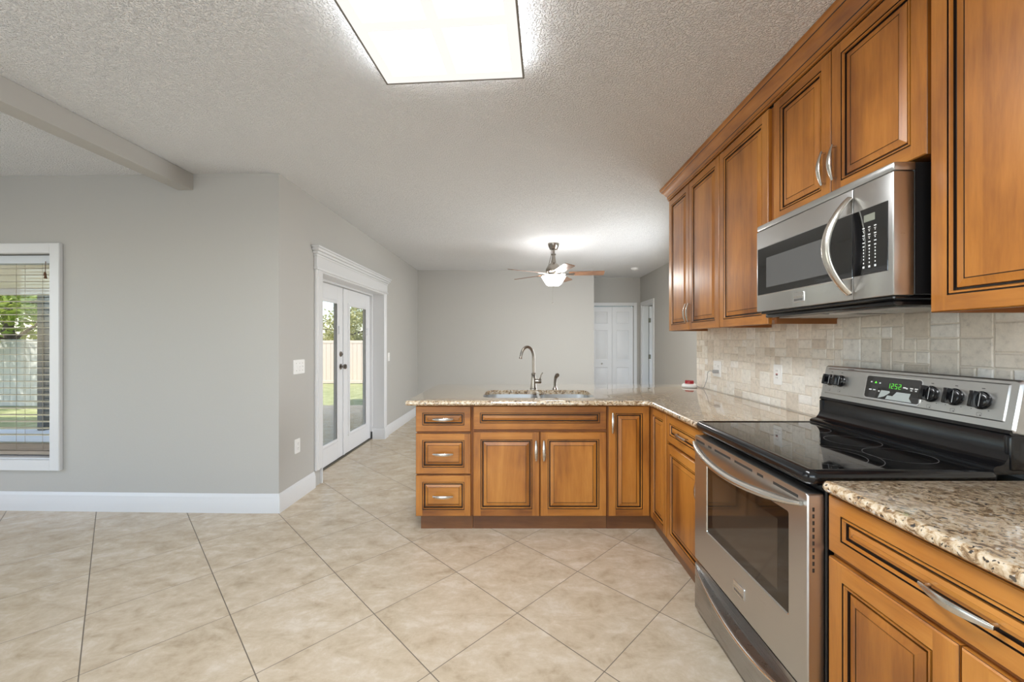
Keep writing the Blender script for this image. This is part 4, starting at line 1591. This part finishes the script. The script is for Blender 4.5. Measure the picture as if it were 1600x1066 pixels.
bz0, bz1 = 1.535-MZ0, 1.757-MZ0
mb = MB('chrome')
mb.box((.009, bz0-.004, -.002), (su-.001, bz1+.004, .0012), .001, None, MF)
mb.box((.012, bz0, -.001), (su-.001, bz1, .0022), .001, 'black_glass', MF)
wn_ = mb.build('window', md, smooth=20)
mb = MB('grey_window')
mb.box((.080, bz0+.030, .001), (.464, bz1-.052, .0027), .0005, None, MF)
mb.build('window_screen', wn_, smooth=0)
mb = MB('black_glass')
mb.box((su+.001, bz0, -.001), (mw_-.018, bz1, .0022), .001, None, MF)
cp = mb.build('keypad', mc, smooth=20)
mb = MB('lcd')
mb.box((su+.046, bz1-.046, .0018), (su+.088, bz1-.022, .0026), .0003, None, MF)
mb.build('display', cp, smooth=0)
mb = MB('mark')
for r_, v in enumerate([.160, .147, .135, .122, .110, .097, .086, .075, .064, .053, .040, .026]):
    for ci, u in enumerate((.045, .067, .089)):
        vv = bz0+v*.98
        if r_ in (5,):
            w_, h_ = .0035, .0022
        elif r_ < 5:
            w_, h_ = (.0042, .0016) if r_ % 2 == 0 else (.0016, .0016)
        elif r_ in (11,):
            w_, h_ = .0035, .0035
        else:
            w_, h_ = .0017, .0026
        mb.box((su+u-w_, vv-h_, .0020), (su+u+w_, vv+h_, .0025), 0, None, MF)
        if r_ in (1, 3) and ci < 3:
            mb.box((su+u-.004, vv+.0045, .0020), (su+u+.004, vv+.006, .0025), 0, None, MF)
mb.build('key_lettering', cp, smooth=0)
mb = MB('black')
n = 14
lp = []
for k in range(n+1):
    a = -PI/2+PI*k/n
    lp.append((su+.004+.034*math.cos(a), (bz0+bz1)/2+(bz1-bz0)/2*math.sin(a)*.985))
mb.prism(lp, MF, .0018, .0035)
mb.build('handle_rest', cp, smooth=0)
mb = MB('nickel')
pts, R_ = [], []
for k in range(21):
    t = k/20
    s = math.sin(PI*t)
    pts.append(MF.p(su-.010-.030*s, .022+t*.338, .004+.062*s**.8))
    R_.append(.0125+.006*s)
mb.tube(pts, R_, 14, flat=.55, side=MF.N)
mb.build('handle', md)
badge(MF.at(.297, .041, 0), .062, .042, md)
mb = MB('black')
mb.box((MX+.012, MY0+.012, MZ0-.012), (1.55, MY1-.012, MZ0+.001), .004)
mb.box((MX+.03, MY0+.03, MZ0-.030), (1.545, MY1-.02, MZ0-.010), .006, seg=2)
ug = mb.build('underside', root)
mb = MB('steel_dk')
mb.box((MX+.07, MY0+.06, MZ0-.0335), (1.50, MY0+.33, MZ0-.029), .002)
mb.box((MX+.07, MY1-.33, MZ0-.0335), (1.50, MY1-.06, MZ0-.029), .002)
mb.build('grease_filter', ug)
mb = MB('plastic')
mb.box((MX+.10, (MY0+MY1)/2-.04, MZ0-.034), (MX+.16, (MY0+MY1)/2+.04, MZ0-.029), .002)
mb.build('cooktop_lamp', ug)
# ------------------------------------------------------------------ outdoors
mb = MB('lawn')
mb.box((-26, 3.24, -.45), (14, 34, -.13))
mb.build('ground', kind='structure', smooth=0)
mb = MB('conc')
mb.box((-13, 3.30, -.14), (XL-.245, 6.1, -.03), .01)
mb.build('terrace', kind='structure')
mb = MB('soffit')
mb.box((-13, 3.30, 2.115), (XL-.245, 6.0, 2.24))
mb.box((-13, 5.98, 2.03), (XL-.245, 6.12, 2.24), .004, 'conc')
mb.build('roof_terrace', kind='structure', smooth=0)
mb = MB('bronze')
mb.box((-7.28, 6.0, -.03), (-7.17, 6.09, 2.03), .008)
mb.build('porch_post', label='dark bronze porch post outside the dining window', cat='post')
def fence(name, p, q, h, label, fm='fence'):
    root = thing(name, ((p[0]+q[0])/2, (p[1]+q[1])/2, -.13), label, 'fence', 'yard fences')
    a, b = Vector((p[0], p[1], 0)), Vector((q[0], q[1], 0))
    d = (b-a)
    Lg = d.length
    fr = Fr((p[0], p[1], -.13), d, Z)
    n = max(1, round(Lg/2.4))
    mb = MB(fm)
    k = 0
    while k*.15 < Lg-.01:
        mb.box((k*.15+.002, .08, -.012), (min(Lg, k*.15+.148), h-.08, .012), .004, None, fr)
        k += 1
    mb.build('boards', root, smooth=0)
    for v in (.0, h-.10):
        mb = MB(fm)
        mb.box((0, v+.02, -.022), (Lg, v+.12, .022), .004, None, fr)
        mb.build('rail', root)
    for i in range(n+1):
        u = Lg*i/n
        mb = MB(fm)
        mb.box((u-.06, 0, -.06), (u+.06, h+.06, .06), .006, None, fr)
        mb.box((u-.075, h+.06, -.075), (u+.075, h+.09, .075), .01, None, fr)
        mb.build('post', root)
fence('yard_fence', (-16.5, 8.8), (-6.9, 8.8), 1.47, 'pale board fence seen through the dining window, dappled by leaf shade', 'fence_w')
fence('yard_fence', (-9.6, 13.6), (.2, 13.6), 1.46, 'pale pinkish board fence across the lawn, seen through the french doors')

def tree(x, y, h, crown, label, m, seed, n=2600, low=1.2):
    r = random.Random(seed)
    root = thing('garden_tree', (x, y, -.13), label, 'tree', 'trees beyond the fence')
    mb = MB('bark')
    pts = [Vector((x, y, -.13))]
    for k in range(1, 6):
        pts.append(Vector((x+r.uniform(-.12, .12)*k/2, y+r.uniform(-.1, .1)*k/2, -.13+h*.75*k/5)))
    mb.tube(pts, [.13, .11, .095, .08, .06, .035], 10)
    for k in range(9):
        b = pts[2+k % 4]
        a = r.uniform(0, 2*PI)
        L_ = crown*r.uniform(.6, .95)
        e = b+Vector((math.cos(a)*L_, math.sin(a)*L_, r.uniform(.1, .8)))
        mb.tube([b, (b+e)/2+Vector((0, 0, .15)), e], [.045, .03, .012], 7)
    mb.build('trunk', root)
    mb = MB(m)
    cl = []
    for k in range(46):
        a, rr = r.uniform(0, 2*PI), crown*math.sqrt(r.random())
        cl.append(Vector((x+math.cos(a)*rr, y+math.sin(a)*rr, r.uniform(low, h)*(1)-.13)))
    for k in range(n):
        c_ = r.choice(cl)
        p = c_+Vector((r.gauss(0, .30), r.gauss(0, .30), r.gauss(0, .22)))
        if p.z < low-.35:
            continue
        d = Vector((r.gauss(0, 1), r.gauss(0, 1), r.gauss(-.2, .6))).normalized()
        s = d.orthogonal().normalized()
        s = (Matrix.Rotation(r.uniform(0, 2*PI), 3, d) @ s)
        L_, w_ = r.uniform(.10, .19), r.uniform(.03, .055)
        u_ = d.cross(s)*.012
        mb.poly([p, p+d*L_*.5+s*w_+u_, p+d*L_, p+d*L_*.5-s*w_+u_])
    mb.build('foliage', root, smooth=0, weld=False)
tree(-12.2, 9.55, 4.8, 2.0, 'leafy bright green tree behind the white fence outside the dining window', 'leaf', 3, 15000, low=1.5)
tree(-7.6, 17.3, 5.7, 2.4, 'yellow green tree above the pinkish fence, seen through the french doors', 'leaf2', 11, 12000, low=1.3)
